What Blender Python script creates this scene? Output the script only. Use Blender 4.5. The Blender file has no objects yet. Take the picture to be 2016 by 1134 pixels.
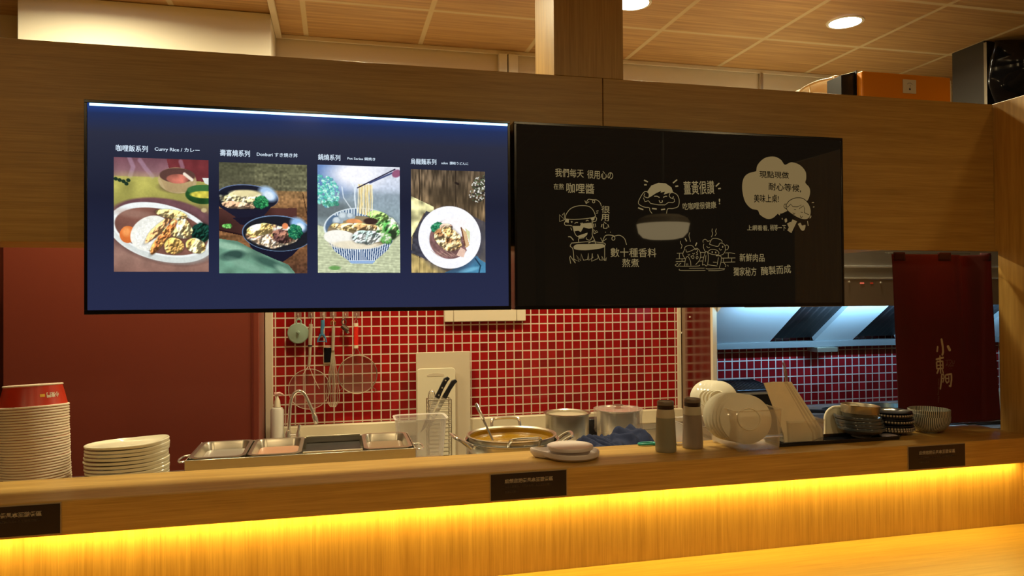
import bpy, math, random
import numpy as np
from mathutils import Vector, Matrix, Euler

random.seed(7)
RNG = np.random.RandomState(11)
C = bpy.context.scene.collection
SC = bpy.context.scene
PI = math.pi

# ------------------------------------------------------------------ camera
EYE = np.array([0.0, 0.0, 1.65])
_vx = np.array([6930 - 1008, 567 - 541.0]); _vy = np.array([662 - 1008, 567 - 585.0])
FPX = float(np.sqrt(-(_vx @ _vy)))                     # focal length in pixels of the 2016 px frame
_X = np.array([_vx[0], _vx[1], -FPX]); _X /= np.linalg.norm(_X)
_Y = np.array([_vy[0], _vy[1], -FPX]); _Y /= np.linalg.norm(_Y)
_Z = np.cross(_X, _Y)
RCAM = np.stack([_X, _Y, _Z])                          # camera -> world
cam = bpy.data.cameras.new('camera'); cam_o = bpy.data.objects.new('camera', cam); C.objects.link(cam_o)
cam.sensor_width = 36; cam.lens = FPX / 2016 * 36; cam.clip_start = 0.05; cam.clip_end = 60
cam_o.matrix_world = Matrix.Translation(EYE.tolist()) @ Matrix(RCAM.tolist()).to_4x4()
SC.camera = cam_o


def ray(x, y):
    return RCAM @ np.array([x - 1008, 567 - y, -FPX])


def PY(x, y, Y):                                       # measured image point on the plane Y = const
    d = ray(x, y); return EYE + d * (Y / d[1])


def PZ(x, y, Z):
    d = ray(x, y); return EYE + d * ((Z - 1.65) / d[2])


def PX(x, y, X):
    d = ray(x, y); return EYE + d * (X / d[0])


# ------------------------------------------------------------------ world, exposure
SC.view_settings.view_transform = 'Standard'
SC.view_settings.look = 'None'
SC.view_settings.gamma = 1
SC.view_settings.use_curve_mapping = False
SC.view_settings.exposure = 0.0
w = bpy.data.worlds.new('world'); SC.world = w; w.use_nodes = True
w.node_tree.nodes['Background'].inputs[0].default_value = (1.0, 0.72, 0.42, 1)
w.node_tree.nodes['Background'].inputs[1].default_value = 0.02


def area_light(name, loc, size, power, col, size_y=None, rot=(0, 0, 0), spread=PI, parent=None):
    l = bpy.data.lights.new(name, 'AREA'); l.energy = power; l.color = col
    if size_y: l.shape = 'RECTANGLE'; l.size = size; l.size_y = size_y
    else: l.shape = 'DISK'; l.size = size
    l.spread = spread
    o = bpy.data.objects.new(name, l); C.objects.link(o); o.location = loc; o.rotation_euler = rot
    if parent: o.parent = parent
    return o


KCOL = (1.0, 0.86, 0.50)      # kitchen downlights
DCOL = (1.0, 0.73, 0.36)      # dining room lamps
CEIL = 3.02
DOWN = [(-1.05, 3.16), (0.15, 3.16), (1.354, 3.16), (2.498, 3.15)]
DINE = [(-1.7, -0.2), (-0.2, -0.5), (1.3, -0.2), (2.9, -0.5)]
K_POWER = 21.0
D_POWER = 15.0
LED_POWER = 4.8
HOOD_POWER = 6.5
BAR_POWER = 2.6


def lin(c):
    r = []
    for v in c[:3]:
        v = v / 255.0
        r.append(v / 12.92 if v <= 0.04045 else ((v + 0.055) / 1.055) ** 2.4)
    return tuple(r) + (1.0,)


# ------------------------------------------------------------------ materials
MATS = {}


def new_mat(name):
    m = bpy.data.materials.new(name); m.use_nodes = True
    return m, m.node_tree.nodes, m.node_tree.links, m.node_tree.nodes['Principled BSDF']


def mat(name, col, rough=0.5, metal=0.0, spec=0.5, var=0.0, scale=8.0, bump=0.0, alpha=None, emit=None, estr=0.0,
        coat=0.0, trans=0.0, sheen=0.0, stretch=(1, 1, 1), rvar=0.0):
    if name in MATS: return MATS[name]
    m, n, l, p = new_mat(name)
    col = tuple(col[:3]) + (1,)
    p.inputs['Base Color'].default_value = col
    p.inputs['Roughness'].default_value = rough
    p.inputs['Metallic'].default_value = metal
    p.inputs['Specular IOR Level'].default_value = spec
    if coat: p.inputs['Coat Weight'].default_value = coat; p.inputs['Coat Roughness'].default_value = 0.08
    if trans: p.inputs['Transmission Weight'].default_value = trans
    if sheen: p.inputs['Sheen Weight'].default_value = sheen
    if emit: p.inputs['Emission Color'].default_value = tuple(emit[:3]) + (1,); p.inputs['Emission Strength'].default_value = estr
    if var or bump or rvar:
        tc = n.new('ShaderNodeTexCoord'); mp = n.new('ShaderNodeMapping'); nz = n.new('ShaderNodeTexNoise')
        mp.inputs['Scale'].default_value = stretch
        nz.inputs['Scale'].default_value = scale; nz.inputs['Detail'].default_value = 4
        l.new(tc.outputs['Object'], mp.inputs['Vector']); l.new(mp.outputs['Vector'], nz.inputs['Vector'])
        if var:
            mx = n.new('ShaderNodeMix'); mx.data_type = 'RGBA'
            mx.inputs['A'].default_value = tuple(max(0, c * (1 - var)) for c in col[:3]) + (1,)
            mx.inputs['B'].default_value = tuple(min(1, c * (1 + var)) for c in col[:3]) + (1,)
            l.new(nz.outputs['Fac'], mx.inputs['Factor']); l.new(mx.outputs['Result'], p.inputs['Base Color'])
        if rvar:
            mr = n.new('ShaderNodeMapRange'); mr.inputs['To Min'].default_value = max(0.02, rough - rvar); mr.inputs['To Max'].default_value = rough + rvar
            l.new(nz.outputs['Fac'], mr.inputs['Value']); l.new(mr.outputs['Result'], p.inputs['Roughness'])
        if bump:
            b = n.new('ShaderNodeBump'); b.inputs['Strength'].default_value = bump; b.inputs['Distance'].default_value = 0.01
            l.new(nz.outputs['Fac'], b.inputs['Height']); l.new(b.outputs['Normal'], p.inputs['Normal'])
    MATS[name] = m
    return m


def wood(name, dark, light, axis='X', rough=0.42, scale=1.0, coat=0.0):
    m, n, l, p = new_mat(name)
    tc = n.new('ShaderNodeTexCoord')
    st = {'X': (0.9, 14, 26), 'Z': (26, 14, 0.9), 'Y': (26, 0.9, 26)}[axis]
    mp = n.new('ShaderNodeMapping'); mp.inputs['Scale'].default_value = tuple(s * scale for s in st)
    nz = n.new('ShaderNodeTexNoise'); nz.inputs['Scale'].default_value = 2.2; nz.inputs['Detail'].default_value = 6; nz.inputs['Distortion'].default_value = 0.6
    st2 = {'X': (4, 60, 160), 'Z': (160, 60, 4), 'Y': (160, 4, 160)}[axis]
    mp2 = n.new('ShaderNodeMapping'); mp2.inputs['Scale'].default_value = tuple(s * scale for s in st2)
    nz2 = n.new('ShaderNodeTexNoise'); nz2.inputs['Scale'].default_value = 1.6; nz2.inputs['Detail'].default_value = 3
    for a, b in ((mp, nz), (mp2, nz2)):
        l.new(tc.outputs['Object'], a.inputs['Vector']); l.new(a.outputs['Vector'], b.inputs['Vector'])
    cr = n.new('ShaderNodeValToRGB')
    cr.color_ramp.elements[0].position = 0.30; cr.color_ramp.elements[0].color = tuple(dark) + (1,)
    cr.color_ramp.elements[1].position = 0.68; cr.color_ramp.elements[1].color = tuple(light) + (1,)
    ad = n.new('ShaderNodeMath'); ad.operation = 'MULTIPLY_ADD'; ad.inputs[1].default_value = 0.55
    ml = n.new('ShaderNodeMath'); ml.operation = 'MULTIPLY'; ml.inputs[1].default_value = 0.5
    l.new(nz2.outputs['Fac'], ml.inputs[0]); l.new(nz.outputs['Fac'], ad.inputs[0]); l.new(ml.outputs[0], ad.inputs[2])
    l.new(ad.outputs[0], cr.inputs['Fac']); l.new(cr.outputs['Color'], p.inputs['Base Color'])
    p.inputs['Roughness'].default_value = rough
    if coat: p.inputs['Coat Weight'].default_value = coat; p.inputs['Coat Roughness'].default_value = 0.25
    b = n.new('ShaderNodeBump'); b.inputs['Strength'].default_value = 0.12; b.inputs['Distance'].default_value = 0.002
    l.new(nz2.outputs['Fac'], b.inputs['Height']); l.new(b.outputs['Normal'], p.inputs['Normal'])
    return m


def math_node(n, l, op, a, b=None, c=None):
    m = n.new('ShaderNodeMath'); m.operation = op
    for i, v in enumerate((a, b, c)):
        if v is None: continue
        if isinstance(v, (int, float)): m.inputs[i].default_value = v
        else: l.new(v, m.inputs[i])
    return m.outputs[0]


def grid_mat(name, tile, grout, px, pz, x0, z0, gap, rough=0.25, ax=('X', 'Z'), tvar=0.25, bump=0.4, wood_tile=None):
    """tiles of size px x pz separated by joints of width gap"""
    m, n, l, p = new_mat(name)
    tc = n.new('ShaderNodeTexCoord'); sp = n.new('ShaderNodeSeparateXYZ'); l.new(tc.outputs['Object'], sp.inputs[0])
    masks = []; cells = []
    for a, pitch, o in ((ax[0], px, x0), (ax[1], pz, z0)):
        v = math_node(n, l, 'DIVIDE', math_node(n, l, 'SUBTRACT', sp.outputs[a], o), pitch)
        fr = math_node(n, l, 'FRACT', v)
        d = math_node(n, l, 'MINIMUM', fr, math_node(n, l, 'SUBTRACT', 1.0, fr))       # distance to line, in pitches
        mr = n.new('ShaderNodeMapRange'); mr.interpolation_type = 'SMOOTHSTEP'
        mr.inputs['From Min'].default_value = gap / 2 / pitch * 0.8; mr.inputs['From Max'].default_value = gap / 2 / pitch * 1.25
        l.new(d, mr.inputs['Value']); masks.append(mr.outputs['Result']); cells.append(math_node(n, l, 'FLOOR', v))
    mask = math_node(n, l, 'MULTIPLY', masks[0], masks[1])
    cb = n.new('ShaderNodeCombineXYZ'); l.new(cells[0], cb.inputs[0]); l.new(cells[1], cb.inputs[1])
    wn = n.new('ShaderNodeTexWhiteNoise'); wn.noise_dimensions = '2D'; l.new(cb.outputs[0], wn.inputs['Vector'])
    if wood_tile:
        dark, light = wood_tile
        mp = n.new('ShaderNodeMapping'); mp.inputs['Scale'].default_value = (1.2, 30, 1)
        ofs = n.new('ShaderNodeVectorMath'); ofs.operation = 'ADD'
        sc = n.new('ShaderNodeVectorMath'); sc.operation = 'SCALE'; sc.inputs['Scale'].default_value = 9.0
        l.new(wn.outputs['Color'], sc.inputs[0]); l.new(tc.outputs['Object'], ofs.inputs[0]); l.new(sc.outputs[0], ofs.inputs[1])
        l.new(ofs.outputs[0], mp.inputs['Vector'])
        nz = n.new('ShaderNodeTexNoise'); nz.inputs['Scale'].default_value = 1.6; nz.inputs['Detail'].default_value = 5
        l.new(mp.outputs[0], nz.inputs['Vector'])
        cr = n.new('ShaderNodeValToRGB')
        cr.color_ramp.elements[0].position = 0.35; cr.color_ramp.elements[0].color = tuple(dark) + (1,)
        cr.color_ramp.elements[1].position = 0.65; cr.color_ramp.elements[1].color = tuple(light) + (1,)
        l.new(nz.outputs['Fac'], cr.inputs['Fac']); tcol = cr.outputs['Color']
    else:
        mt = n.new('ShaderNodeMix'); mt.data_type = 'RGBA'
        mt.inputs['A'].default_value = tuple(c * (1 - tvar) for c in tile) + (1,)
        mt.inputs['B'].default_value = tuple(min(1, c * (1 + tvar)) for c in tile) + (1,)
        l.new(wn.outputs['Value'], mt.inputs['Factor']); tcol = mt.outputs['Result']
    mx = n.new('ShaderNodeMix'); mx.data_type = 'RGBA'; mx.inputs['A'].default_value = tuple(grout) + (1,)
    l.new(tcol, mx.inputs['B']); l.new(mask, mx.inputs['Factor']); l.new(mx.outputs['Result'], p.inputs['Base Color'])
    rr = n.new('ShaderNodeMapRange'); rr.inputs['To Min'].default_value = 0.8; rr.inputs['To Max'].default_value = rough
    l.new(mask, rr.inputs['Value']); l.new(rr.outputs['Result'], p.inputs['Roughness'])
    b = n.new('ShaderNodeBump'); b.inputs['Strength'].default_value = bump; b.inputs['Distance'].default_value = 0.002
    l.new(mask, b.inputs['Height']); l.new(b.outputs['Normal'], p.inputs['Normal'])
    return m


def see_through(name, col, opacity, rough=0.15, spec=0.5):
    """thin plastic or wire mesh: part of the light passes straight through"""
    m, n, l, p = new_mat(name)
    p.inputs['Base Color'].default_value = tuple(col[:3]) + (1,); p.inputs['Roughness'].default_value = rough
    p.inputs['Specular IOR Level'].default_value = spec
    t = n.new('ShaderNodeBsdfTransparent'); mx = n.new('ShaderNodeMixShader')
    fr = n.new('ShaderNodeLayerWeight'); fr.inputs['Blend'].default_value = 0.35
    f = math_node(n, l, 'MULTIPLY_ADD', fr.outputs['Facing'], 0.45, opacity)
    l.new(f, mx.inputs[0]); l.new(t.outputs[0], mx.inputs[1]); l.new(p.outputs[0], mx.inputs[2])
    l.new(mx.outputs[0], n['Material Output'].inputs['Surface'])
    return m


def stripe_mat(name, dark, light, count, rough=0.2, duty=0.0, only_below=None):
    """vertical stripes painted round a bowl"""
    m, n, l, p = new_mat(name)
    tc = n.new('ShaderNodeTexCoord'); sp = n.new('ShaderNodeSeparateXYZ'); l.new(tc.outputs['Object'], sp.inputs[0])
    a = math_node(n, l, 'ARCTAN2', sp.outputs['Y'], sp.outputs['X'])
    s = math_node(n, l, 'SINE', math_node(n, l, 'MULTIPLY', a, float(count)))
    g = math_node(n, l, 'GREATER_THAN', s, duty)
    mx = n.new('ShaderNodeMix'); mx.data_type = 'RGBA'
    mx.inputs['A'].default_value = tuple(dark) + (1,); mx.inputs['B'].default_value = tuple(light) + (1,)
    l.new(g, mx.inputs['Factor']); l.new(mx.outputs['Result'], p.inputs['Base Color']); p.inputs['Roughness'].default_value = rough
    return m


OAK_D, OAK_L = (0.33, 0.178, 0.034), (0.53, 0.32, 0.078)
M = {}
M['oak_x'] = wood('oak laminate, grain along the counter', OAK_D, OAK_L, 'X')
M['oak_z'] = wood('oak laminate, upright grain', OAK_D, OAK_L, 'Z')
M['oak_top'] = wood('oak laminate counter top', (0.44, 0.26, 0.045), (0.58, 0.37, 0.08), 'X', rough=0.38, coat=0.1)
M['ceil'] = grid_mat('wood ceiling tiles in a cream grid', (0.5, 0.3, 0.12), (0.60, 0.47, 0.27), 0.5965, 0.60, -0.147, 3.462, 0.024,
                     rough=0.5, ax=('X', 'Y'), bump=0.25, wood_tile=((0.38, 0.205, 0.07), (0.54, 0.32, 0.12)))
M['tile'] = grid_mat('small red glazed tiles with pale grout', (0.27, 0.006, 0.006), (0.62, 0.50, 0.38), 0.0489, 0.0499, 0.72, 1.543, 0.0062, rough=0.18)
M['tile2'] = grid_mat('small red glazed tiles behind the stove', (0.22, 0.006, 0.010), (0.62, 0.55, 0.48), 0.0493, 0.0519, 2.266, 1.299, 0.0058, rough=0.18)
M['cream'] = mat('cream paint', (0.66, 0.56, 0.40), 0.7, var=0.03, scale=3)
M['white_paint'] = mat('white paint', (0.74, 0.68, 0.55), 0.75, var=0.02, scale=2)
M['stone'] = mat('cream stone ledge', (0.66, 0.56, 0.38), 0.3, var=0.08, scale=9)
M['red_panel'] = mat('dull red panel', (0.175, 0.030, 0.016), 0.42, var=0.06, scale=1.5)
M['dark_red'] = mat('dark red panel', (0.12, 0.016, 0.01), 0.4)
M['steel'] = mat('brushed stainless steel', (0.62, 0.58, 0.50), 0.3, metal=1.0, var=0.08, scale=5, stretch=(1, 1, 30), rvar=0.06)
M['steel_soft'] = mat('satin stainless steel', (0.56, 0.52, 0.46), 0.42, metal=1.0, var=0.06, scale=4, stretch=(1, 1, 20))
M['steel_fin'] = mat('polished steel side sheet', (0.42, 0.32, 0.28), 0.16, metal=1.0, var=0.05, scale=3, stretch=(1, 1, 0.3))
M['steel_panel'] = mat('pale satin steel panel', (0.62, 0.64, 0.66), 0.55, metal=0.3)
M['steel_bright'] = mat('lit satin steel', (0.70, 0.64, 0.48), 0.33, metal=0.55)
M['chrome'] = mat('polished chrome', (0.85, 0.82, 0.74), 0.16, metal=0.85)
M['white_melamine'] = mat('pale lilac grey melamine', (0.62, 0.54, 0.50), 0.28)
M['porcelain'] = mat('white porcelain', (0.88, 0.83, 0.66), 0.12, coat=0.3)
M['plate_white'] = mat('glossy white plate', (0.74, 0.68, 0.50), 0.15, coat=0.2)
M['bowl_paper'] = mat('white paper bowl', (0.72, 0.60, 0.44), 0.55)
M['bowl_red'] = mat('red printed paper bowl', (0.50, 0.03, 0.008), 0.35)
M['black'] = mat('black plastic', (0.012, 0.012, 0.014), 0.35)
M['black_gloss'] = mat('glossy black', (0.008, 0.008, 0.010), 0.12)
M['black_glaze'] = mat('black glaze', (0.010, 0.012, 0.018), 0.14, coat=0.4)
M['slate_glaze'] = mat('slate blue glaze', (0.055, 0.070, 0.085), 0.16, coat=0.4)
M['slate_side'] = mat('grey glazed side', (0.20, 0.18, 0.16), 0.3)
M['bezel'] = mat('black screen frame', (0.006, 0.006, 0.008), 0.22)
M['brass'] = mat('brushed brass coloured metal', (0.50, 0.46, 0.36), 0.34, metal=0.9, var=0.06, scale=4, stretch=(8, 8, 0.6))
M['silicone'] = mat('pale green silicone', (0.25, 0.34, 0.26), 0.5)
M['blue_plastic'] = mat('clear blue plastic', (0.06, 0.20, 0.35), 0.25)
M['red_plastic'] = mat('bright red plastic', (0.65, 0.02, 0.01), 0.3)
M['teal'] = mat('teal plastic', (0.02, 0.30, 0.24), 0.3)
M['navy_cloth'] = mat('navy cotton cloth', (0.007, 0.015, 0.060), 0.9, var=0.3, scale=14, bump=0.4)
M['maroon_cloth'] = mat('maroon cotton curtain', (0.16, 0.010, 0.008), 0.9, var=0.12, scale=60, bump=0.15)
M['curry'] = mat('ochre curry sauce', (0.29, 0.15, 0.008), 0.22, var=0.3, scale=18, bump=0.3)
M['cut_board'] = mat('cream plastic chopping board', (0.70, 0.62, 0.44), 0.45)
M['cut_board2'] = mat('beige plastic chopping board', (0.58, 0.48, 0.34), 0.5)
M['clear'] = see_through('clear plastic', (0.75, 0.66, 0.52), 0.10)
M['cloudy'] = see_through('cloudy plastic', (0.70, 0.64, 0.58), 0.24, rough=0.35)
M['wire_mesh'] = see_through('fine wire mesh', (0.18, 0.10, 0.06), 0.32, rough=0.5)
M['film'] = see_through('cling film', (0.6, 0.5, 0.45), 0.06, rough=0.08)
M['grey_sauce'] = mat('grey green squeeze bottle', (0.24, 0.22, 0.15), 0.35)
M['mauve_sauce'] = mat('brown grey squeeze bottle', (0.26, 0.20, 0.15), 0.35)
M['milky'] = mat('milky bottle plastic', (0.46, 0.40, 0.28), 0.35)
M['brown_cap'] = mat('dark brown ring', (0.03, 0.015, 0.010), 0.3)
M['grey_cap'] = mat('grey brown cap', (0.16, 0.12, 0.085), 0.35)
M['kraft'] = mat('pale brown paper', (0.86, 0.75, 0.52), 0.8, var=0.10, scale=20)
M['kraft2'] = mat('creased brown paper', (0.68, 0.56, 0.37), 0.85, var=0.14, scale=16)
M['orange'] = mat('orange enamelled metal', (0.85, 0.30, 0.006), 0.35)
M['shade_grey'] = mat('grey lamp shade', (0.30, 0.26, 0.20), 0.5)
M['charcoal'] = mat('charcoal sheet metal', (0.035, 0.033, 0.032), 0.5)
M['foil'] = mat('crinkled foil tape', (0.6, 0.56, 0.48), 0.3, metal=0.7, bump=0.8, scale=40)
M['white_metal'] = mat('white enamelled panel', (0.78, 0.73, 0.60), 0.5)
M['floor'] = grid_mat('brown floor tiles', (0.16, 0.11, 0.07), (0.07, 0.05, 0.035), 0.6, 0.6, 0, 0, 0.006, ax=('X', 'Y'))
M['sign'] = mat('dark brown sign plate', (0.028, 0.018, 0.014), 0.28)
M['sign_edge'] = mat('clear sign holder edge', (0.36, 0.26, 0.14), 0.2)
M['sign_text'] = mat('cream printed lettering', (0.92, 0.80, 0.62), 0.6)
M['sign_small'] = mat('faint printed lettering', (0.26, 0.20, 0.16), 0.6)
M['curtain_print'] = mat('beige printed lettering', (0.50, 0.38, 0.24), 0.8)
M['curtain_faint'] = mat('faint beige print', (0.24, 0.12, 0.08), 0.8)
M['wall_dim'] = mat('brown dining room wall', (0.20, 0.15, 0.10), 0.7)
M['wall_dark'] = mat('dark dining room panelling', (0.02, 0.015, 0.012), 0.5)


def emit(name, col, s=1.0):
    m = bpy.data.materials.new(name); m.use_nodes = True; n = m.node_tree.nodes; l = m.node_tree.links
    n.remove(n['Principled BSDF']); e = n.new('ShaderNodeEmission'); e.inputs[0].default_value = tuple(col[:3]) + (1,); e.inputs[1].default_value = s
    l.new(e.outputs[0], n['Material Output'].inputs['Surface']); return m


def glowing_screen(name, col, s, rough=0.06):
    m, n, l, p = new_mat(name)
    p.inputs['Base Color'].default_value = (0.004, 0.004, 0.005, 1); p.inputs['Roughness'].default_value = rough
    p.inputs['Emission Color'].default_value = tuple(col[:3]) + (1,); p.inputs['Emission Strength'].default_value = s
    return m


# ------------------------------------------------------------------ mesh builder
class MB:
    def __init__(s): s.v = []; s.f = []; s.m = []; s.T = None

    def add(s, vs, fs, m=0):
        b = len(s.v)
        if s.T is not None: vs = [tuple(s.T @ Vector(v)) for v in vs]
        s.v += [tuple(float(c) for c in v) for v in vs]; s.f += [tuple(b + i for i in f) for f in fs]
        s.m += [m] * len(fs); return s

    def box(s, x0, x1, y0, y1, z0, z1, m=0):
        v = [(x, y, z) for z in (z0, z1) for y in (y0, y1) for x in (x0, x1)]
        return s.add(v, [(0, 2, 3, 1), (4, 5, 7, 6), (0, 1, 5, 4), (2, 6, 7, 3), (0, 4, 6, 2), (1, 3, 7, 5)], m)

    def poly(s, pts, m=0): return s.add(pts, [tuple(range(len(pts)))], m)

    def prism(s, pts, vec, m=0):
        """closed outline pts swept along vec"""
        n = len(pts); v = [tuple(p) for p in pts] + [tuple(np.array(p) + np.array(vec)) for p in pts]
        fs = [tuple(range(n))[::-1], tuple(range(n, 2 * n))] + [(i, (i + 1) % n, n + (i + 1) % n, n + i) for i in range(n)]
        return s.add(v, fs, m)

    def lathe(s, prof, n=32, c=(0, 0, 0), m=0, sx=1.0, sy=1.0, fn=None):
        v = []; fs = []
        for r, z in prof:
            for k in range(n):
                a = 2 * PI * k / n; x, y, zz = r * math.cos(a) * sx, r * math.sin(a) * sy, z
                if fn: x, y, zz = fn(x, y, zz, a)
                v.append((c[0] + x, c[1] + y, c[2] + zz))
        for i in range(len(prof) - 1):
            for k in range(n):
                a = i * n + k; b = i * n + (k + 1) % n
                fs.append((a, b, b + n, a + n))
        return s.add(v, fs, m)

    def tube(s, pts, r, n=8, m=0, closed=False, flat=1.0):
        pts = [np.array(p, float) for p in pts]; N = len(pts); v = []; fs = []
        rs = r if isinstance(r, (list, tuple)) else [r] * N
        up = None
        for i, p in enumerate(pts):
            a = pts[(i - 1) % N] if closed or i > 0 else p
            b = pts[(i + 1) % N] if closed or i < N - 1 else p
            t = b - a; t = t / (np.linalg.norm(t) + 1e-12)
            if up is None:
                up = np.array([0, 0, 1.0]) if abs(t[2]) < 0.9 else np.array([1.0, 0, 0])
            u = up - t * (up @ t); u /= (np.linalg.norm(u) + 1e-12); w_ = np.cross(t, u); up = u
            for k in range(n):
                an = 2 * PI * k / n
                v.append(p + (u * math.cos(an) + w_ * math.sin(an) * flat) * rs[i])
        for i in range(N if closed else N - 1):
            for k in range(n):
                a = i * n + k; b = i * n + (k + 1) % n; j = ((i + 1) % N) * n
                fs.append((a, b, j + (k + 1) % n, j + k))
        if not closed:
            fs.append(tuple(range(n))[::-1]); fs.append(tuple((N - 1) * n + k for k in range(n)))
        return s.add(v, fs, m)

    def surf(s, fn, nu, nv, m=0, closed_u=False):
        v = [fn(i / (nu if closed_u else nu - 1), j / (nv - 1)) for j in range(nv) for i in range(nu)]
        fs = []
        for j in range(nv - 1):
            for i in range(nu if closed_u else nu - 1):
                a = j * nu + i; b = j * nu + (i + 1) % nu
                fs.append((a, b, b + nu, a + nu))
        return s.add(v, fs, m)

    def build(s, name, mats, parent=None, world=True, bevel=0.0, smooth=True, angle=35, solid=0.0, loc=None, segs=2, subd=0):
        me = bpy.data.meshes.new(name)
        v = s.v
        o = bpy.data.objects.new(name, me); C.objects.link(o)
        if parent is not None:
            o.parent = parent
            if world:
                off = parent_world(parent); v = [(a - off[0], b - off[1], c - off[2]) for a, b, c in v]
        elif loc is not None:
            o.location = loc; v = [(a - loc[0], b - loc[1], c - loc[2]) for a, b, c in v]
        me.from_pydata(v, [], s.f)
        if not isinstance(mats, (list, tuple)): mats = [mats]
        for m in mats: me.materials.append(m)
        if len(mats) > 1: me.polygons.foreach_set('material_index', s.m)
        me.update(); me.validate()
        if smooth:
            me.polygons.foreach_set('use_smooth', [True] * len(me.polygons))
            me.set_sharp_from_angle(angle=math.radians(angle))
        if solid:
            q = o.modifiers.new('thickness', 'SOLIDIFY'); q.thickness = solid; q.offset = 0
        if bevel:
            q = o.modifiers.new('bevel', 'BEVEL'); q.width = bevel; q.segments = segs; q.limit_method = 'ANGLE'; q.angle_limit = math.radians(40)
            q.harden_normals = False
        if subd:
            q = o.modifiers.new('sub', 'SUBSURF'); q.levels = subd; q.render_levels = subd
        return o


def parent_world(p):
    v = np.zeros(3)
    while p is not None: v += np.array(p.location); p = p.parent
    return v


def tag(o, label=None, cat=None, group=None, kind=None):
    if label: o['label'] = label
    if cat: o['category'] = cat
    if group: o['group'] = group
    if kind: o['kind'] = kind
    return o


def thing(name, label, cat, loc=(0, 0, 0), group=None, kind=None):
    o = bpy.data.objects.new(name, None); C.objects.link(o); o.location = tuple(float(c) for c in loc); o.empty_display_size = 0.05
    return tag(o, label, cat, group, kind)


def copy_tree(o, parent=None):
    c = o.copy(); C.objects.link(c); c.parent = parent
    for ch in list(o.children): copy_tree(ch, c)
    return c


def arc(c, r, a0, a1, n, plane='XZ', ry=None):
    ry = r if ry is None else ry
    out = []
    for i in range(n):
        a = math.radians(a0 + (a1 - a0) * i / (n - 1)); u, v = r * math.cos(a), ry * math.sin(a)
        out.append((c[0] + u, c[1], c[2] + v) if plane == 'XZ' else (c[0] + u, c[1] + v, c[2]) if plane == 'XY' else (c[0], c[1] + u, c[2] + v))
    return out


def spline(pts, k=6):
    """Catmull-Rom through pts"""
    P = [np.array(p, float) for p in pts]; P = [2 * P[0] - P[1]] + P + [2 * P[-1] - P[-2]]; out = []
    for i in range(1, len(P) - 2):
        for j in range(k):
            t = j / k
            out.append(0.5 * (2 * P[i] + (P[i + 1] - P[i - 1]) * t + (2 * P[i - 1] - 5 * P[i] + 4 * P[i + 1] - P[i + 2]) * t * t
                              + (3 * P[i] - P[i - 1] - 3 * P[i + 1] + P[i + 2]) * t ** 3))
    out.append(P[-2]); return out


def text_mesh(body, bold=0.0):
    if bold:                                            # heavier lettering: the same outlines laid side by side
        co, fs = text_mesh(body); n = len(co); out = []; ff = []
        for k, (dx, dy) in enumerate(((0, 0), (bold, 0), (-bold, 0), (0, bold * 0.7), (0, -bold * 0.7))):
            c = co.copy(); c[:, 0] += dx; c[:, 1] += dy; out.append(c); ff += [tuple(i + k * n for i in f) for f in fs]
        return np.concatenate(out), ff
    cu = bpy.data.curves.new('t', 'FONT'); cu.body = body; cu.size = 1.0; cu.offset = bold; cu.resolution_u = 3; cu.fill_mode = 'FRONT'
    o = bpy.data.objects.new('t', cu); C.objects.link(o)
    bpy.context.view_layer.update()
    me = bpy.data.meshes.new_from_object(o.evaluated_get(bpy.context.evaluated_depsgraph_get()))
    bpy.data.objects.remove(o); bpy.data.curves.remove(cu)
    n = len(me.vertices); co = np.empty(n * 3); me.vertices.foreach_get('co', co); co = co.reshape(-1, 3)
    fs = [tuple(p.vertices) for p in me.polygons]; bpy.data.meshes.remove(me)
    return co, fs


def text_fit(mb, body, x0, x1, z0, z1, y, bold=0.0, m=0, rot=0.0, line=False):
    """lettering on a plane facing the camera side, fitted to the rectangle; line=True keeps full line height"""
    co, fs = text_mesh(body, bold)
    if len(co) == 0: return
    lo, hi = co.min(0), co.max(0)
    u = (co[:, 0] - lo[0]) / (hi[0] - lo[0]) * (x1 - x0); v = (co[:, 1] - lo[1]) / (hi[1] - lo[1]) * (z1 - z0)
    cu_, cv = (x1 - x0) / 2, (z1 - z0) / 2; a = math.radians(rot)
    uu = (u - cu_) * math.cos(a) - (v - cv) * math.sin(a) + cu_ + x0; vv = (u - cu_) * math.sin(a) + (v - cv) * math.cos(a) + cv + z0
    mb.add([(p, y, q) for p, q in zip(uu, vv)], fs, m)


def text_px(mb, body, xl, xr, yt, yb, Y, bold=0.0, m=0, rot=0.0):
    """rectangle given by measured image points: left/right edges and the top/bottom at the left edge"""
    a = PY(xl, yt, Y); b = PY(xl, yb, Y); c = PY(xr, yt, Y)
    text_fit(mb, body, a[0], c[0], b[2], a[2], Y, bold, m, rot)


def ribbon(mb, pts, wd, m=0):
    """flat drawn line in the X-Z plane"""
    P = [np.array(p, float) for p in pts]; N = len(P)
    if N < 2: return
    L, R_ = [], []
    for i in range(N):
        t = P[min(i + 1, N - 1)] - P[max(i - 1, 0)]; t = t / (math.hypot(t[0], t[2]) + 1e-9)
        nn = np.array([-t[2], 0, t[0]]) * wd / 2; L.append(P[i] + nn); R_.append(P[i] - nn)
    mb.add(L + R_, [(N + i, N + i + 1, i + 1, i) for i in range(N - 1)], m)

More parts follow.
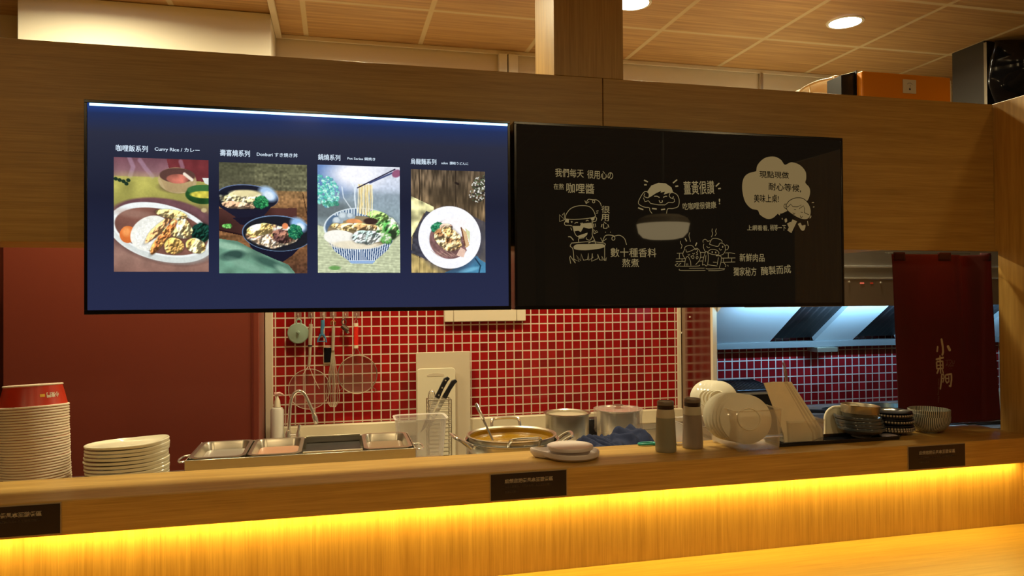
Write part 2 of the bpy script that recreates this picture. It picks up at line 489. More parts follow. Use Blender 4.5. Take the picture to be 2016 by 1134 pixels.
# ================================================================== the setting
XS = 2.577                                             # inner face of the wooden side panel
tag(MB().box(-3.6, 5.2, -4.2, 4.1, -0.05, 0).build('floor', M['floor'], smooth=False), kind='structure')
tag(MB().box(-3.6, 5.2, -4.2, 4.1, CEIL, CEIL + 0.05).build('ceiling', M['ceil'], smooth=False), kind='structure')
b = MB()
YB = 3.95
b.box(-3.6, 5.2, YB + 0.01, 4.1, 0, CEIL, 0)                       # plain wall behind
b.box(-0.335, 1.956, YB, YB + 0.02, 0.985, 1.90, 1)                # red tiles over the sink
b.box(2.008, 5.2, YB, YB + 0.02, 0.965, 1.90, 2)                   # red tiles behind the stove
b.box(-3.6, -0.36, YB, YB + 0.02, 0, 2.1, 3)
tag(b.build('wall_back', [M['cream'], M['tile'], M['tile2'], M['dark_red']], smooth=False), kind='structure')
tag(MB().box(-3.65, -3.6, -4.2, 4.1, 0, CEIL).build('wall_left', M['wall_dim'], smooth=False), kind='structure')
tag(MB().box(5.2, 5.25, -4.2, 4.1, 0, CEIL).build('wall_right', M['wall_dim'], smooth=False), kind='structure')
b = MB(); b.box(-3.6, 5.2, -4.25, -4.2, 0, CEIL, 0)
for x0, x1, z1 in ((-3.2, 0.2, 2.72), (2.43, 2.55, 2.72), (3.0, 4.45, 2.74), (4.95, 5.15, 2.76)):
    b.box(x0, x1, -4.2, -4.17, 0, z1, 1)
tag(b.build('wall_front', [M['wall_dim'], M['wall_dark']], smooth=False), kind='structure')
# ceiling edge trim over the back wall, cream tile-edge trims and the stone ledge under the tiles
tag(MB().box(-0.30, 5.2, YB - 0.012, YB, CEIL - 0.022, CEIL - 0.001).box(-0.300, -0.270, 3.2, YB - 0.012, CEIL - 0.022, CEIL - 0.001).build('trim_1', M['cream'], bevel=0.002), kind='structure')
tag(MB().box(-0.356, -0.318, YB - 0.03, YB, 0.80, 2.0).build('trim_2', M['cream'], bevel=0.003), kind='structure')
tag(MB().box(1.954, 1.9775, YB - 0.012, YB, 0.965, 2.0).build('trim_3', M['cream'], bevel=0.003), kind='structure')
tag(MB().box(0.884, 0.930, YB - 0.03, YB, 2.2, CEIL - 0.023).box(0.938, 0.992, YB - 0.03, YB, 2.2, CEIL - 0.023).build('trim_4', M['white_paint'], bevel=0.002), kind='structure')
tag(MB().box(2.515, 2.535, YB - 0.02, YB, 2.2, CEIL - 0.023).build('trim_5', M['steel_soft'], bevel=0.002), kind='structure')
tag(MB().box(-0.317, 1.975, YB - 0.035, YB, 0.905, 0.984).build('trim_6', M['stone'], bevel=0.006), kind='structure')

# white column with the red cladding round its lower part
t = thing('column', 'square column, cream painted above and red clad below, left of the sink', 'column', (-0.86, 3.65, 0))
MB().box(-1.379, -0.301, 3.66, YB - 0.001, 2.02, CEIL - 0.002).build('painted_shaft', M['white_paint'], t, bevel=0.004)
b = MB(); b.box(-1.427, -0.358, 3.64, YB - 0.032, 0, 2.02)
b.build('red_cladding', M['red_panel'], t, bevel=0.003)
MB().box(-0.392, -0.3855, 3.636, 3.64, 0, 2.02).build('panel_joint', M['dark_red'], t)

# counter: oak ledge, its face and the lit panel under it, and the customer table in front
b = MB(); b.box(-2.6, XS, 2.215, 2.49, 1.008, 1.103)
t = thing('counter', 'long oak laminate serving ledge across the kitchen opening', 'counter', (0, 2.4, 0))
b.build('ledge', M['oak_x'], t, bevel=0.003)
MB().box(-2.6, XS, 2.275, 2.47, 0.0, 1.007).build('front_panel', M['oak_z'], t, bevel=0.001)
t = thing('led_strip', 'glowing yellow light strip hidden under the serving ledge', 'light strip', (0, 2.245, 1.0))
MB().box(-2.55, 2.55, 2.240, 2.262, 1.0035, 1.0075).build('strip', emit('warm yellow diodes', (1.0, 0.62, 0.12), 8), t)
for x in (-1.7, 0.0, 1.7):
    area_light('strip_light', (x, 2.246, 1.001), 1.68, LED_POWER, (1.0, 0.68, 0.14), size_y=0.016)
t = thing('table', 'yellow oak table top standing against the counter front', 'table', (0.3, 1.7, 0))
MB().box(-2.6, XS - 0.001, 1.25, 2.273, 0.725, 0.76).build('tabletop', M['oak_top'], t, bevel=0.003)
for x in (-2.4, 0.0, 2.3):
    MB().box(x, x + 0.06, 1.35, 1.41, 0, 0.724).build('leg', M['charcoal'], t, bevel=0.003)

# fascia over the opening, the post through it and the side panel on the right
FY = 2.385
t = thing('fascia', 'oak laminate fascia box over the kitchen opening, carrying the screens', 'fascia', (0, 2.5, 1.817))
MB().box(-2.6, 0.9065, FY, 2.65, 1.817, 2.408).build('panel', M['oak_x'], t, bevel=0.0015)
c0, c1, cs = 0.9095, XS - 0.001, 2.06                  # box section up to the stove, a thin board beyond it
b = MB(); b.prism([(c0, FY, 1.817), (c1, FY, 1.817), (c1, FY + 0.025, 1.817), (cs, FY + 0.025, 1.817), (cs, 2.65, 1.817), (c0, 2.65, 1.817)], (0, 0, 0.591))
b.build('panel', M['oak_x'], t, bevel=0.0015)
t = thing('unseen_bar_lamp', 'small warm bar lamp added out of sight behind the fascia board above the curtain', 'lamp', (2.40, 2.60, 1.955))  # added unseen lamp, inferred from the light on side panel and curtain
MB().box(2.30, 2.52, 2.690, 2.715, 1.962, 1.975).build('housing', M['white_metal'], t, bevel=0.002)
MB().box(2.31, 2.51, 2.694, 2.711, 1.9585, 1.9618).build('diffuser', emit('bar lamp diffuser', (1.0, 0.8, 0.45), 8), t)
MB().box(2.335, 2.345, FY + 0.0255, 2.6895, 1.964, 1.972).box(2.475, 2.485, FY + 0.0255, 2.6895, 1.964, 1.972).build('arm', M['charcoal'], t)
area_light('unseen_bar_light', (2.41, 2.7025, 1.9575), 0.2, BAR_POWER, (1.0, 0.78, 0.36), size_y=0.016)
t = thing('post', 'oak laminate post rising from the fascia to the ceiling', 'post', (0.86, 2.5, 2.409))
MB().box(0.731, 0.985, FY, 2.625, 2.4085, CEIL - 0.001).build('shaft', M['oak_z'], t, bevel=0.001)
t = thing('side_panel', 'upright oak laminate end panel at the right of the opening', 'panel', (2.6, 1.6, 0))
b = MB(); b.prism([(XS + 0.0005, 0.9, 0), (XS + 0.0005, 2.373, 0), (XS + 0.0005, 2.373, 1.816), (XS + 0.0005, 2.41, 1.816), (XS + 0.0005, 2.41, 2.410), (XS + 0.0005, 0.9, 2.410)], (0.045, 0, 0))
b.build('board', M['oak_z'], t, bevel=0.002)

# ================================================================== ceiling lamps
dm = emit('cool white lamp diffuser', (0.92, 0.97, 1.0), 45)
for i, (x, y) in enumerate(DOWN):
    lb = {2: 'round recessed ceiling lamp above the post, cut by the photo edge',
          3: 'round recessed ceiling lamp glowing white at the upper right, above the orange box'}.get(i, ('round recessed kitchen ceiling lamp beside the painted column' if i == 0 else 'round recessed kitchen ceiling lamp between column and post'))
    t = thing('ceiling_lamp', lb, 'ceiling lamp', (x, y, CEIL), 'kitchen ceiling lamps')
    MB().lathe([(0.090, -0.001), (0.088, -0.006), (0.076, -0.007), (0.074, -0.001)], 40, (x, y, CEIL)).build('rim', M['white_metal'], t)
    MB().lathe([(0.0, -0.0050), (0.074, -0.0040), (0.074, -0.001)], 40, (x, y, CEIL)).build('diffuser', dm, t)
    area_light('lamp_light', (x, y, CEIL - 0.010), 0.14, K_POWER, KCOL, spread=math.radians(168))
for i, (x, y) in enumerate(DINE):
    t = thing('ceiling_lamp', 'round recessed dining room ceiling lamp, %s from the left' % ('first', 'second', 'third', 'fourth')[i], 'ceiling lamp', (x, y, CEIL), 'dining room ceiling lamps')
    MB().lathe([(0.0, -0.004), (0.055, -0.004), (0.055, -0.001)], 32, (x, y, CEIL)).build('diffuser', emit('warm lamp diffuser %d' % i, (1.0, 0.7, 0.35), 6), t)
    area_light('lamp_light', (x, y, CEIL - 0.008), 0.12, D_POWER, DCOL)
# drum pendant of the dining room, seen mirrored in the dark screen
t = thing('pendant_lamp', 'wide drum pendant lamp of the dining room, mirrored in the dark screen', 'pendant lamp', (2.56, -0.8, 2.10))
MB().lathe([(0.04, 0.196), (0.14, 0.188), (0.196, 0.162), (0.216, 0.12), (0.210, 0.12), (0.188, 0.156), (0.04, 0.188)], 48, (2.56, -0.8, 2.10)).build('shade', M['shade_grey'], t)
MB().lathe([(0.0, 0.0), (0.11, 0.0), (0.16, 0.012), (0.196, 0.05), (0.210, 0.118), (0.0, 0.118)], 48, (2.56, -0.8, 2.10)).build('diffuser', emit('pendant diffuser', (1.0, 0.76, 0.40), 3.6), t)
MB().tube([(2.56, -0.8, 2.29), (2.56, -0.8, CEIL - 0.001)], 0.012).build('rod', M['charcoal'], t)

# ================================================================== the two screens
SY = 2.30                                              # front of the screens
Z0, Z1 = 1.605, 2.220


def screen(name, label, x0, x1, smat):
    t = thing(name, label, 'screen', ((x0 + x1) / 2, SY + 0.03, Z0))
    bz = 0.0085
    b = MB(); b.box(x0, x1, SY + 0.003, SY + 0.055, Z0, Z1)
    b.build('casing', M['bezel'], t, bevel=0.002)
    b = MB()
    b.box(x0, x1, SY - 0.002, SY + 0.003, Z0, Z0 + bz + 0.004); b.box(x0, x1, SY - 0.002, SY + 0.003, Z1 - bz, Z1)
    b.box(x0, x0 + bz, SY - 0.002, SY + 0.003, Z0 + bz + 0.004, Z1 - bz); b.box(x1 - bz, x1, SY - 0.002, SY + 0.003, Z0 + bz + 0.004, Z1 - bz)
    b.build('frame', M['bezel'], t, bevel=0.001)
    MB().box(x0 + bz, x1 - bz, SY, SY + 0.0028, Z0 + bz + 0.004, Z1 - bz).build('display', smat, t, smooth=False)
    MB().box(x0 + 0.35, x1 - 0.35, SY + 0.055, FY - 0.0005, Z0 + 0.25, Z1 - 0.12).build('bracket', M['charcoal'], t)
    return t


# deep blue of the lit screen; top line's glow and reflected grey painted in
m, n, l, p = new_mat('lit navy display')
tc = n.new('ShaderNodeTexCoord'); sp = n.new('ShaderNodeSeparateXYZ'); l.new(tc.outputs['Object'], sp.inputs[0])
cr = n.new('ShaderNodeValToRGB'); mr = n.new('ShaderNodeMapRange')
mr.inputs['From Min'].default_value = 0.0; mr.inputs['From Max'].default_value = Z1 - Z0
l.new(sp.outputs['Z'], mr.inputs['Value']); l.new(mr.outputs['Result'], cr.inputs['Fac'])
e = cr.color_ramp.elements; e[0].position = 0.0; e[0].color = lin((42, 48, 80)); e[1].position = 1.0; e[1].color = lin((40, 80, 170))
for ps, cc in ((0.2, (40, 46, 76)), (0.55, (32, 36, 58)), (0.85, (48, 52, 72)), (0.94, (38, 54, 98))):
    q = e.new(ps); q.color = lin(cc)
p.inputs['Base Color'].default_value = (0.004, 0.004, 0.005, 1); p.inputs['Roughness'].default_value = 0.07
l.new(cr.outputs['Color'], p.inputs['Emission Color']); p.inputs['Emission Strength'].default_value = 0.85
tv1 = screen('menu_screen', 'large lit menu screen with four dish photos, left of the pair', -0.698, 0.553, m)
tv2 = screen('menu_screen', 'large dark screen with white line drawings and handwriting, right of the pair', 0.566, 1.806, glowing_screen('unlit display', (0.010, 0.007, 0.004), 0.5, 0.022))

YT = SY - 0.0006
b = MB(); a_, c_ = PY(176, 201, YT), PY(1001, 246, YT)
b.box(a_[0], c_[0], YT - 0.0002, YT, Z1 - 0.0165, Z1 - 0.0095)
b.build('bright_line', emit('bright display line', (0.45, 0.85, 1.0), 3.2), tv1, smooth=False)
tag(bpy.data.objects['bright_line'], 'glowing pale blue line along the top edge')


# ---- menu photos, painted in code on a fine grid of coloured cells
def srgb2lin(a):
    a = np.clip(a, 0, 1); return np.where(a <= 0.04045, a / 12.92, ((a + 0.055) / 1.055) ** 2.4)


def vnoise(h, w_, cy, cx, rng):
    g = rng.rand(cy + 2, cx + 2); y = np.linspace(0, cy, h); x = np.linspace(0, cx, w_)
    yi = y.astype(int); xi = x.astype(int); fy = (y - yi)[:, None]; fx = (x - xi)[None, :]
    fy = fy * fy * (3 - 2 * fy); fx = fx * fx * (3 - 2 * fx)
    A = g[np.ix_(yi, xi)]; B = g[np.ix_(yi, xi + 1)]; D = g[np.ix_(yi + 1, xi)]; E_ = g[np.ix_(yi + 1, xi + 1)]
    return (A * (1 - fx) + B * fx) * (1 - fy) + (D * (1 - fx) + E_ * fx) * fy


class Pic:
    def __init__(s, w_, h, base, seed):
        s.w, s.h = w_, h; s.r = np.random.RandomState(seed); s.a = np.zeros((h, w_, 3)); s.a[:] = np.array(base) / 255.0
        s.y, s.x = np.mgrid[0:h, 0:w_]; s.x = (s.x + 0.5) / w_; s.y = (s.y + 0.5) / h; s.asp = h / w_

    def put(s, mask, col, noise=0.0, cell=12):
        c = np.array(col) / 255.0 * np.ones((s.h, s.w, 1))
        if noise: c = c * (1 + noise * (2 * vnoise(s.h, s.w, int(cell * s.asp), cell, s.r)[..., None] - 1))
        s.a = s.a * (1 - mask[..., None]) + c * mask[..., None]

    def emask(s, cx, cy, rx, ry, rot=0, soft=0.03):
        a = math.radians(rot); dx = s.x - cx; dy = (s.y - cy) * s.asp
        u = (dx * math.cos(a) + dy * math.sin(a)) / rx; v = (-dx * math.sin(a) + dy * math.cos(a)) / (ry * s.asp)
        return np.clip((1 - np.sqrt(u * u + v * v)) / soft + 0.5, 0, 1)

    def ell(s, cx, cy, rx, ry, col, rot=0, soft=0.05, noise=0.0, cell=14, al=1.0):
        s.put(s.emask(cx, cy, rx, ry, rot, soft) * al, col, noise, cell)

    def pmask(s, pts):
        ins = np.zeros((s.h, s.w), bool); n_ = len(pts)
        for i in range(n_):
            x1, y1 = pts[i]; x2, y2 = pts[(i + 1) % n_]
            if y1 == y2: continue
            c = ((s.y >= min(y1, y2)) & (s.y < max(y1, y2))); xi = x1 + (s.y - y1) * (x2 - x1) / (y2 - y1)
            ins ^= c & (s.x < xi)
        return ins.astype(float)

    def poly(s, pts, col, noise=0.0, cell=14, al=1.0): s.put(s.pmask(pts) * al, col, noise, cell)

    def line(s, pts, wd, col, al=1.0):
        mk = np.zeros((s.h, s.w))
        for (x1, y1), (x2, y2) in zip(pts, pts[1:]):
            dx, dy = x2 - x1, (y2 - y1) * s.asp; L = dx * dx + dy * dy + 1e-9
            t = np.clip(((s.x - x1) * dx + (s.y - y1) * s.asp * dy) / L, 0, 1)
            d = np.hypot(s.x - x1 - t * dx, (s.y - y1) * s.asp - t * dy); mk = np.maximum(mk, np.clip((wd - d) / (wd * 0.5), 0, 1))
        s.put(mk * al, col)

    def lumps(s, region, n_, r, cols, flat=0.7, shade=True):
        """heap of small lumps inside region((cx,cy,rx,ry,rot))"""
        cx, cy, rx, ry, rot = region; a0 = math.radians(rot)
        items = []
        n_ = int(n_ * 2.0); r = r * 0.72
        for _ in range(n_):
            t = s.r.rand() * 2 * PI; q = math.sqrt(s.r.rand()); u = q * math.cos(t) * rx; v = q * math.sin(t) * ry * s.asp
            items.append((cx + u * math.cos(a0) - v * math.sin(a0), cy + (u * math.sin(a0) + v * math.cos(a0)) / s.asp))
        items.sort(key=lambda q: q[1])
        for px_, py_ in items:
            c = np.array(cols[s.r.randint(len(cols))], float); rr = r * (0.6 + 0.8 * s.r.rand()); ro = s.r.rand() * 180
            if shade: s.ell(px_ + rr * 0.2, py_ + rr * 0.35 / s.asp, rr * 1.05, rr * flat, c * 0.5, ro, 0.7, al=0.6)
            s.ell(px_, py_, rr, rr * flat, c, ro, 0.7)
            s.ell(px_ - rr * 0.2, py_ - rr * 0.25 / s.asp, rr * 0.5, rr * flat * 0.4, np.minimum(c * 1.25 + 12, 255), ro, 0.8, al=0.7)

    def mass(s, region, cols, cell=16, rough=0.25, relief=1.0, soft=0.10):
        """irregular heap of food: uneven outline, mottled colours, small bumps in relief"""
        cx, cy, rx, ry, rot = region; a = math.radians(rot); asp = s.asp; r = s.r; H, W = s.h, s.w
        f = lambda k: vnoise(H, W, max(2, int(k * asp)), max(2, k), r)
        edge = f(10) - 0.5 + 0.5 * (f(22) - 0.5)
        dx = s.x - cx; dy = (s.y - cy) * asp; u = (dx * math.cos(a) + dy * math.sin(a)) / rx; v = (-dx * math.sin(a) + dy * math.cos(a)) / (ry * asp)
        d = np.sqrt(u * u + v * v) + rough * edge
        mk = np.clip((1 - d) / soft, 0, 1)
        h = 0.55 * f(cell) + 0.30 * f(cell * 2) + 0.15 * f(cell * 4); h = h + 0.35 * np.clip(1 - d * d, 0, 1)
        gy, gx = np.gradient(h)
        em = np.clip((gx + 1.2 * gy) * relief * W * 0.055, -0.5, 0.45)
        t = np.clip((0.5 * f(cell) + 0.5 * f(cell // 2 + 2) - 0.25) * 2, 0, 0.999) * (len(cols) - 1)
        P_ = np.array(cols, float) / 255; i = t.astype(int); fr = (t - i)[..., None]; c = P_[i] * (1 - fr) + P_[np.minimum(i + 1, len(cols) - 1)] * fr
        c = np.clip(c * (1 + em[..., None]), 0, 1)
        sh = np.clip((1.12 - d) / 0.25, 0, 1) * (1 - mk) * 0.35
        s.a = s.a * (1 - sh[..., None]); s.a = s.a * (1 - mk[..., None]) + c * mk[..., None]

    def mesh(s, name, x0, x1, z0, z1, y, parent, label):
        W, H = s.w, s.h
        s.a = s.a * (1 + 0.03 * (s.r.rand(H, W, 1) - 0.5) + 0.05 * (vnoise(H, W, 60, 50, s.r)[..., None] - 0.5))
        X_ = np.linspace(x0, x1, W + 1); Zz = np.linspace(z1, z0, H + 1)
        b_ = parent_world(parent)
        v = np.zeros(((H + 1) * (W + 1), 3)); g = np.meshgrid(X_, Zz); v[:, 0] = g[0].ravel() - b_[0]; v[:, 1] = y - b_[1]; v[:, 2] = g[1].ravel() - b_[2]
        i = np.arange(H)[:, None] * (W + 1) + np.arange(W)[None, :]
        q = np.stack([i, i + W + 1, i + W + 2, i + 1], -1).reshape(-1, 4)
        me = bpy.data.meshes.new(name); me.vertices.add(len(v)); me.vertices.foreach_set('co', v.ravel())
        me.loops.add(q.size); me.loops.foreach_set('vertex_index', q.ravel().astype(np.int32))
        me.polygons.add(len(q)); me.polygons.foreach_set('loop_start', (np.arange(len(q)) * 4).astype(np.int32))
        me.update(calc_edges=True); me.validate()
        at = me.attributes.new('picture', 'FLOAT_COLOR', 'CORNER')
        c = np.ones((H * W, 4)); c[:, :3] = srgb2lin(s.a).reshape(-1, 3)
        at.data.foreach_set('color', np.repeat(c, 4, axis=0).ravel().astype(np.float32))
        me.materials.append(PICM); o = bpy.data.objects.new(name, me); C.objects.link(o); o.parent = parent; o['label'] = label
        return o


PICM, n, l, p = new_mat('screen picture')
at = n.new('ShaderNodeAttribute'); at.attribute_name = 'picture'
l.new(at.outputs['Color'], p.inputs['Emission Color']); p.inputs['Emission Strength'].default_value = 1.05
p.inputs['Base Color'].default_value = (0.004, 0.004, 0.005, 1); p.inputs['Roughness'].default_value = 0.07


def lerp_rows(s, stops):
    ys = [q[0] for q in stops]; out = np.stack([np.interp(s.y, ys, [q[1][k] for q in stops]) for k in range(3)], -1) / 255.0
    return out


# photo 1: curry rice with fried prawns
s = Pic(190, 224, (150, 118, 118), 1)
s.a = lerp_rows(s, [(0, (120, 78, 88)), (0.16, (150, 112, 116)), (0.17, (176, 168, 92)), (0.4, (150, 142, 78)), (0.5, (120, 84, 84)), (0.85, (158, 122, 108)), (1, (140, 104, 92))])
s.a *= (0.92 + 0.16 * vnoise(s.h, s.w, 14, 12, s.r))[..., None]
s.poly([(0.55, 0.0), (1, 0.0), (1, 0.2), (0.6, 0.17)], (112, 48, 52), 0.1)
for pts in ([(0.16, 0.0), (0.2, 0.08), (0.17, 0.16)], [(0.27, 0.02), (0.33, 0.09), (0.4, 0.16)], [(0.7, 0.02), (0.72, 0.07)]):
    s.line(pts, 0.03, (190, 160, 185), 0.45)
s.ell(0.2, 0.28, 0.5, 0.12, (168, 164, 82), 0, 0.9, 0.25, 7, 0.6)
s.ell(0.5, 0.52, 0.52, 0.17, (112, 76, 80), 5, 0.1, 0.1)
for x, y in ((0.02, 0.19), (0.06, 0.2), (0.1, 0.21), (0.13, 0.23), (0.15, 0.2)): s.ell(x, y, 0.022, 0.016, (30, 52, 36), 20, 0.3)
s.ell(0.66, 0.25, 0.19, 0.05, (60, 40, 42), 0, 0.5, al=0.6)
s.ell(0.665, 0.19, 0.205, 0.115, (176, 154, 112), 3, 0.06, 0.12, 8); s.poly([(0.47, 0.15), (0.86, 0.15), (0.8, 0.29), (0.55, 0.29)], (146, 118, 80), 0.3, 9, 0.35)
s.ell(0.665, 0.145, 0.190, 0.066, (92, 62, 56), 0, 0.08); s.ell(0.67, 0.175, 0.12, 0.042, (190, 110, 92), 0, 0.15, 0.25)
s.line([(0.74, 0.13), (0.82, 0.18)], 0.022, (240, 225, 205)); s.poly([(0.93, 0.16), (1, 0.16), (1, 0.22), (0.96, 0.21)], (220, 226, 220))
s.ell(0.94, 0.31, 0.19, 0.085, (34, 74, 36), 0, 0.08, 0.2); s.ell(0.95, 0.27, 0.18, 0.048, (60, 108, 58), 0, 0.1); s.ell(0.96, 0.31, 0.16, 0.032, (208, 196, 76), 0, 0.2, 0.2, 30)
s.ell(0.95, 0.45, 0.03, 0.02, (200, 180, 130), 0, 0.5)
s.ell(0.52, 0.67, 0.60, 0.245, (74, 50, 48), 12, 0.25, al=0.8)
s.ell(0.50, 0.66, 0.575, 0.245, (238, 243, 240), 13, 0.02); s.ell(0.53, 0.70, 0.55, 0.215, (190, 196, 190), 13, 0.12, al=0.5)
s.ell(0.50, 0.63, 0.545, 0.225, (240, 245, 243), 13, 0.03)
s.ell(0.50, 0.645, 0.50, 0.195, (126, 84, 72), 12, 0.03, 0.12, 9)
s.ell(0.2, 0.49, 0.2, 0.035, (168, 136, 120), 6, 0.9, al=0.5)
s.ell(0.145, 0.675, 0.085, 0.075, (226, 120, 58), 25, 0.06, 0.1); s.ell(0.13, 0.65, 0.04, 0.04, (246, 160, 92), 0, 0.8)
s.ell(0.38, 0.66, 0.22, 0.145, (242, 242, 232), -28, 0.05, 0.05, 40)
s.lumps((0.38, 0.66, 0.19, 0.125, -28), 120, 0.012, [(255, 255, 250), (236, 236, 226), (248, 248, 240)], shade=False)
s.mass((0.92, 0.65, 0.11, 0.10, 30), [(22, 62, 50), (12, 40, 34), (40, 88, 66)])
s.mass((0.60, 0.49, 0.18, 0.045, 8), [(240, 214, 140), (224, 190, 120), (250, 236, 190)])
s.mass((0.70, 0.61, 0.135, 0.10, 30), [(236, 214, 150), (206, 170, 110), (250, 240, 196), (176, 134, 84)])
s.mass((0.86, 0.765, 0.115, 0.075, 10), [(238, 206, 128), (212, 168, 92), (250, 232, 170)])
s.mass((0.63, 0.775, 0.115, 0.08, -10), [(228, 188, 104), (198, 150, 84), (246, 222, 150)])
s.mass((0.44, 0.645, 0.20, 0.042, -45), [(206, 146, 96), (228, 176, 118), (176, 106, 80)])
s.mass((0.52, 0.69, 0.235, 0.045, -52), [(214, 140, 70), (236, 174, 96), (186, 110, 60), (244, 196, 126)])
PH1 = s
# photo 2: two rice bowls
s = Pic(176, 220, (100, 70, 50), 2)
s.a = lerp_rows(s, [(0, (98, 98, 72)), (0.24, (112, 110, 84)), (0.25, (150, 116, 76)), (0.45, (126, 88, 56)), (0.75, (120, 82, 52)), (1, (84, 56, 42))])
s.a *= (0.80 + 0.4 * vnoise(s.h, s.w, 60, 46, s.r))[..., None]; s.a *= (0.8 + 0.4 * vnoise(s.h, s.w, 40, 3, s.r))[..., None]
s.poly([(0, 0), (0.4, 0), (0.4, 0.26), (0, 0.26)], (62, 62, 48), 0.1, al=0.4)
s.poly([(0.0, 0.42), (0.88, 0.40), (0.88, 0.49), (0.62, 0.55), (0.26, 0.66), (0, 0.62)], (70, 42, 38), 0.25, 6)
s.line([(0.95, 0.26), (1.0, 0.46)], 0.006, (60, 40, 26)); s.line([(0, 0.61), (0.27, 0.655)], 0.01, (40, 22, 24))
s.poly([(0.15, 0.5), (0.5, 0.47), (0.42, 0.575), (0.24, 0.56)], (26, 24, 40)); s.ell(0.32, 0.31, 0.35, 0.115, (104, 122, 158), 3, 0.02); s.poly([(-0.02, 0.32), (0.66, 0.32), (0.5, 0.48), (0.2, 0.5), (0.0, 0.40)], (28, 28, 46))
s.ell(0.32, 0.315, 0.342, 0.112, (28, 30, 44), 3, 0.03); s.ell(0.55, 0.275, 0.11, 0.06, (170, 200, 232), 30, 0.5); s.ell(0.56, 0.29, 0.06, 0.035, (224, 238, 248), 30, 0.6)
s.mass((0.27, 0.33, 0.26, 0.085, 0), [(224, 212, 160), (196, 180, 128), (238, 226, 190), (150, 120, 90)])
s.ell(0.30, 0.275, 0.17, 0.03, (240, 226, 170), 0, 0.5, 0.1); s.mass((0.2, 0.385, 0.19, 0.035, 5), [(206, 168, 130), (180, 140, 110), (228, 196, 160)])
s.lumps((0.47, 0.355, 0.075, 0.052, 0), 60, 0.018, [(36, 120, 72), (20, 84, 52), (60, 156, 92)])
s.ell(0.09, 0.575, 0.05, 0.02, (110, 190, 90), 0, 0.4, 0.3); s.lumps((0.09, 0.575, 0.045, 0.016, 0), 10, 0.016, [(130, 206, 108), (70, 150, 60)])
s.poly([(0.3, 0.66), (0.95, 0.74), (0.82, 0.84), (0.72, 0.895), (0.5, 0.87), (0.35, 0.76)], (24, 24, 42)); s.ell(0.66, 0.635, 0.405, 0.165, (112, 140, 176), 2, 0.015)
s.ell(0.66, 0.637, 0.395, 0.158, (30, 32, 40), 2, 0.03); s.ell(0.90, 0.555, 0.10, 0.06, (150, 190, 232), 35, 0.5); s.ell(0.92, 0.57, 0.05, 0.03, (226, 240, 250), 30, 0.6)
s.mass((0.60, 0.66, 0.29, 0.115, 5), [(236, 214, 180), (206, 170, 136), (246, 236, 214), (170, 126, 100), (222, 176, 110)])
s.mass((0.47, 0.60, 0.16, 0.06, -10), [(242, 216, 140), (228, 190, 110), (250, 236, 180)]); s.mass((0.71, 0.66, 0.13, 0.07, 10), [(120, 84, 72), (150, 106, 86), (92, 62, 58)])
s.ell(0.745, 0.567, 0.035, 0.028, (230, 140, 90), 0, 0.3); s.lumps((0.86, 0.62, 0.08, 0.06, 30), 70, 0.018, [(30, 112, 80), (16, 76, 58), (64, 150, 100)])
s.poly([(0, 0.69), (0.2, 0.71), (0.42, 0.80), (0.62, 0.87), (0.78, 0.92), (0.86, 1.0), (0, 1.0)], (104, 146, 124), 0.2, 9)
s.ell(0.12, 0.76, 0.2, 0.03, (150, 190, 164), 12, 0.8); s.ell(0.15, 0.84, 0.13, 0.045, (44, 70, 64), -10, 0.5, al=0.9); s.ell(0.55, 0.90, 0.16, 0.035, (52, 84, 74), 20, 0.7, al=0.8); s.ell(0.3, 0.93, 0.22, 0.035, (134, 176, 152), 20, 0.8, al=0.7)
s.ell(0.72, 0.97, 0.10, 0.025, (150, 190, 164), 30, 0.8, al=0.7)
PH2 = s
# photo 3: noodle pot
s = Pic(166, 222, (200, 220, 235), 3)
s.a = lerp_rows(s, [(0, (224, 228, 240)), (0.2, (206, 216, 234)), (0.27, (150, 166, 178)), (0.5, (150, 170, 178)), (0.56, (140, 150, 150)), (0.6, (170, 180, 160)), (1, (206, 214, 170))])
s.a *= (0.93 + 0.12 * vnoise(s.h, s.w, 50, 40, s.r))[..., None]; s.ell(0.0, 0.1, 0.42, 0.2, (96, 130, 186), 0, 0.8, al=0.9); s.ell(0.45, 0.08, 0.3, 0.12, (248, 248, 254), 0, 0.9)
s.ell(0.1, 0.42, 0.35, 0.09, (78, 84, 84), 0, 0.8, al=0.6)
s.lumps((0.08, 0.24, 0.17, 0.15, -30), 130, 0.020, [(130, 216, 196), (80, 180, 160), (176, 240, 220), (90, 150, 170)], shade=False); s.lumps((0.16, 0.36, 0.10, 0.02, 0), 20, 0.016, [(60, 130, 110), (90, 170, 140)], shade=False)
tab = s.pmask([(0, 0.56), (0.3, 0.62), (1, 0.62), (1, 1), (0, 1)]); s.put(tab, (210, 218, 180), 0.1, 40)
for k in range(26): s.line([(0, 0.66 + k * 0.0145), (1, 0.63 + k * 0.0145)], 0.004, (120, 124, 96), 0.55)
for pts in ([(0.29, 0.2), (0.31, 0.3), (0.40, 0.40)], [(0.38, 0.12), (0.44, 0.2), (0.46, 0.42)], [(0.46, 0.18), (0.44, 0.3), (0.47, 0.45)]): s.line(pts, 0.010, (240, 250, 255), 0.6)
bowl = s.pmask([(0.075, 0.57), (0.10, 0.68), (0.2, 0.80), (0.36, 0.885), (0.40, 0.915), (0.66, 0.915), (0.70, 0.88), (0.84, 0.79), (0.94, 0.66), (0.955, 0.57)])
s.put(bowl, (214, 226, 238)); st = ((np.sin((s.x - 0.51) / (1.15 - s.y * 0.55) * 165) > -0.1) & (s.y < 0.885) & (s.y > 0.5)).astype(float); s.put(bowl * st, (56, 84, 126)); s.put(bowl * (s.y > 0.888), (150, 180, 220))
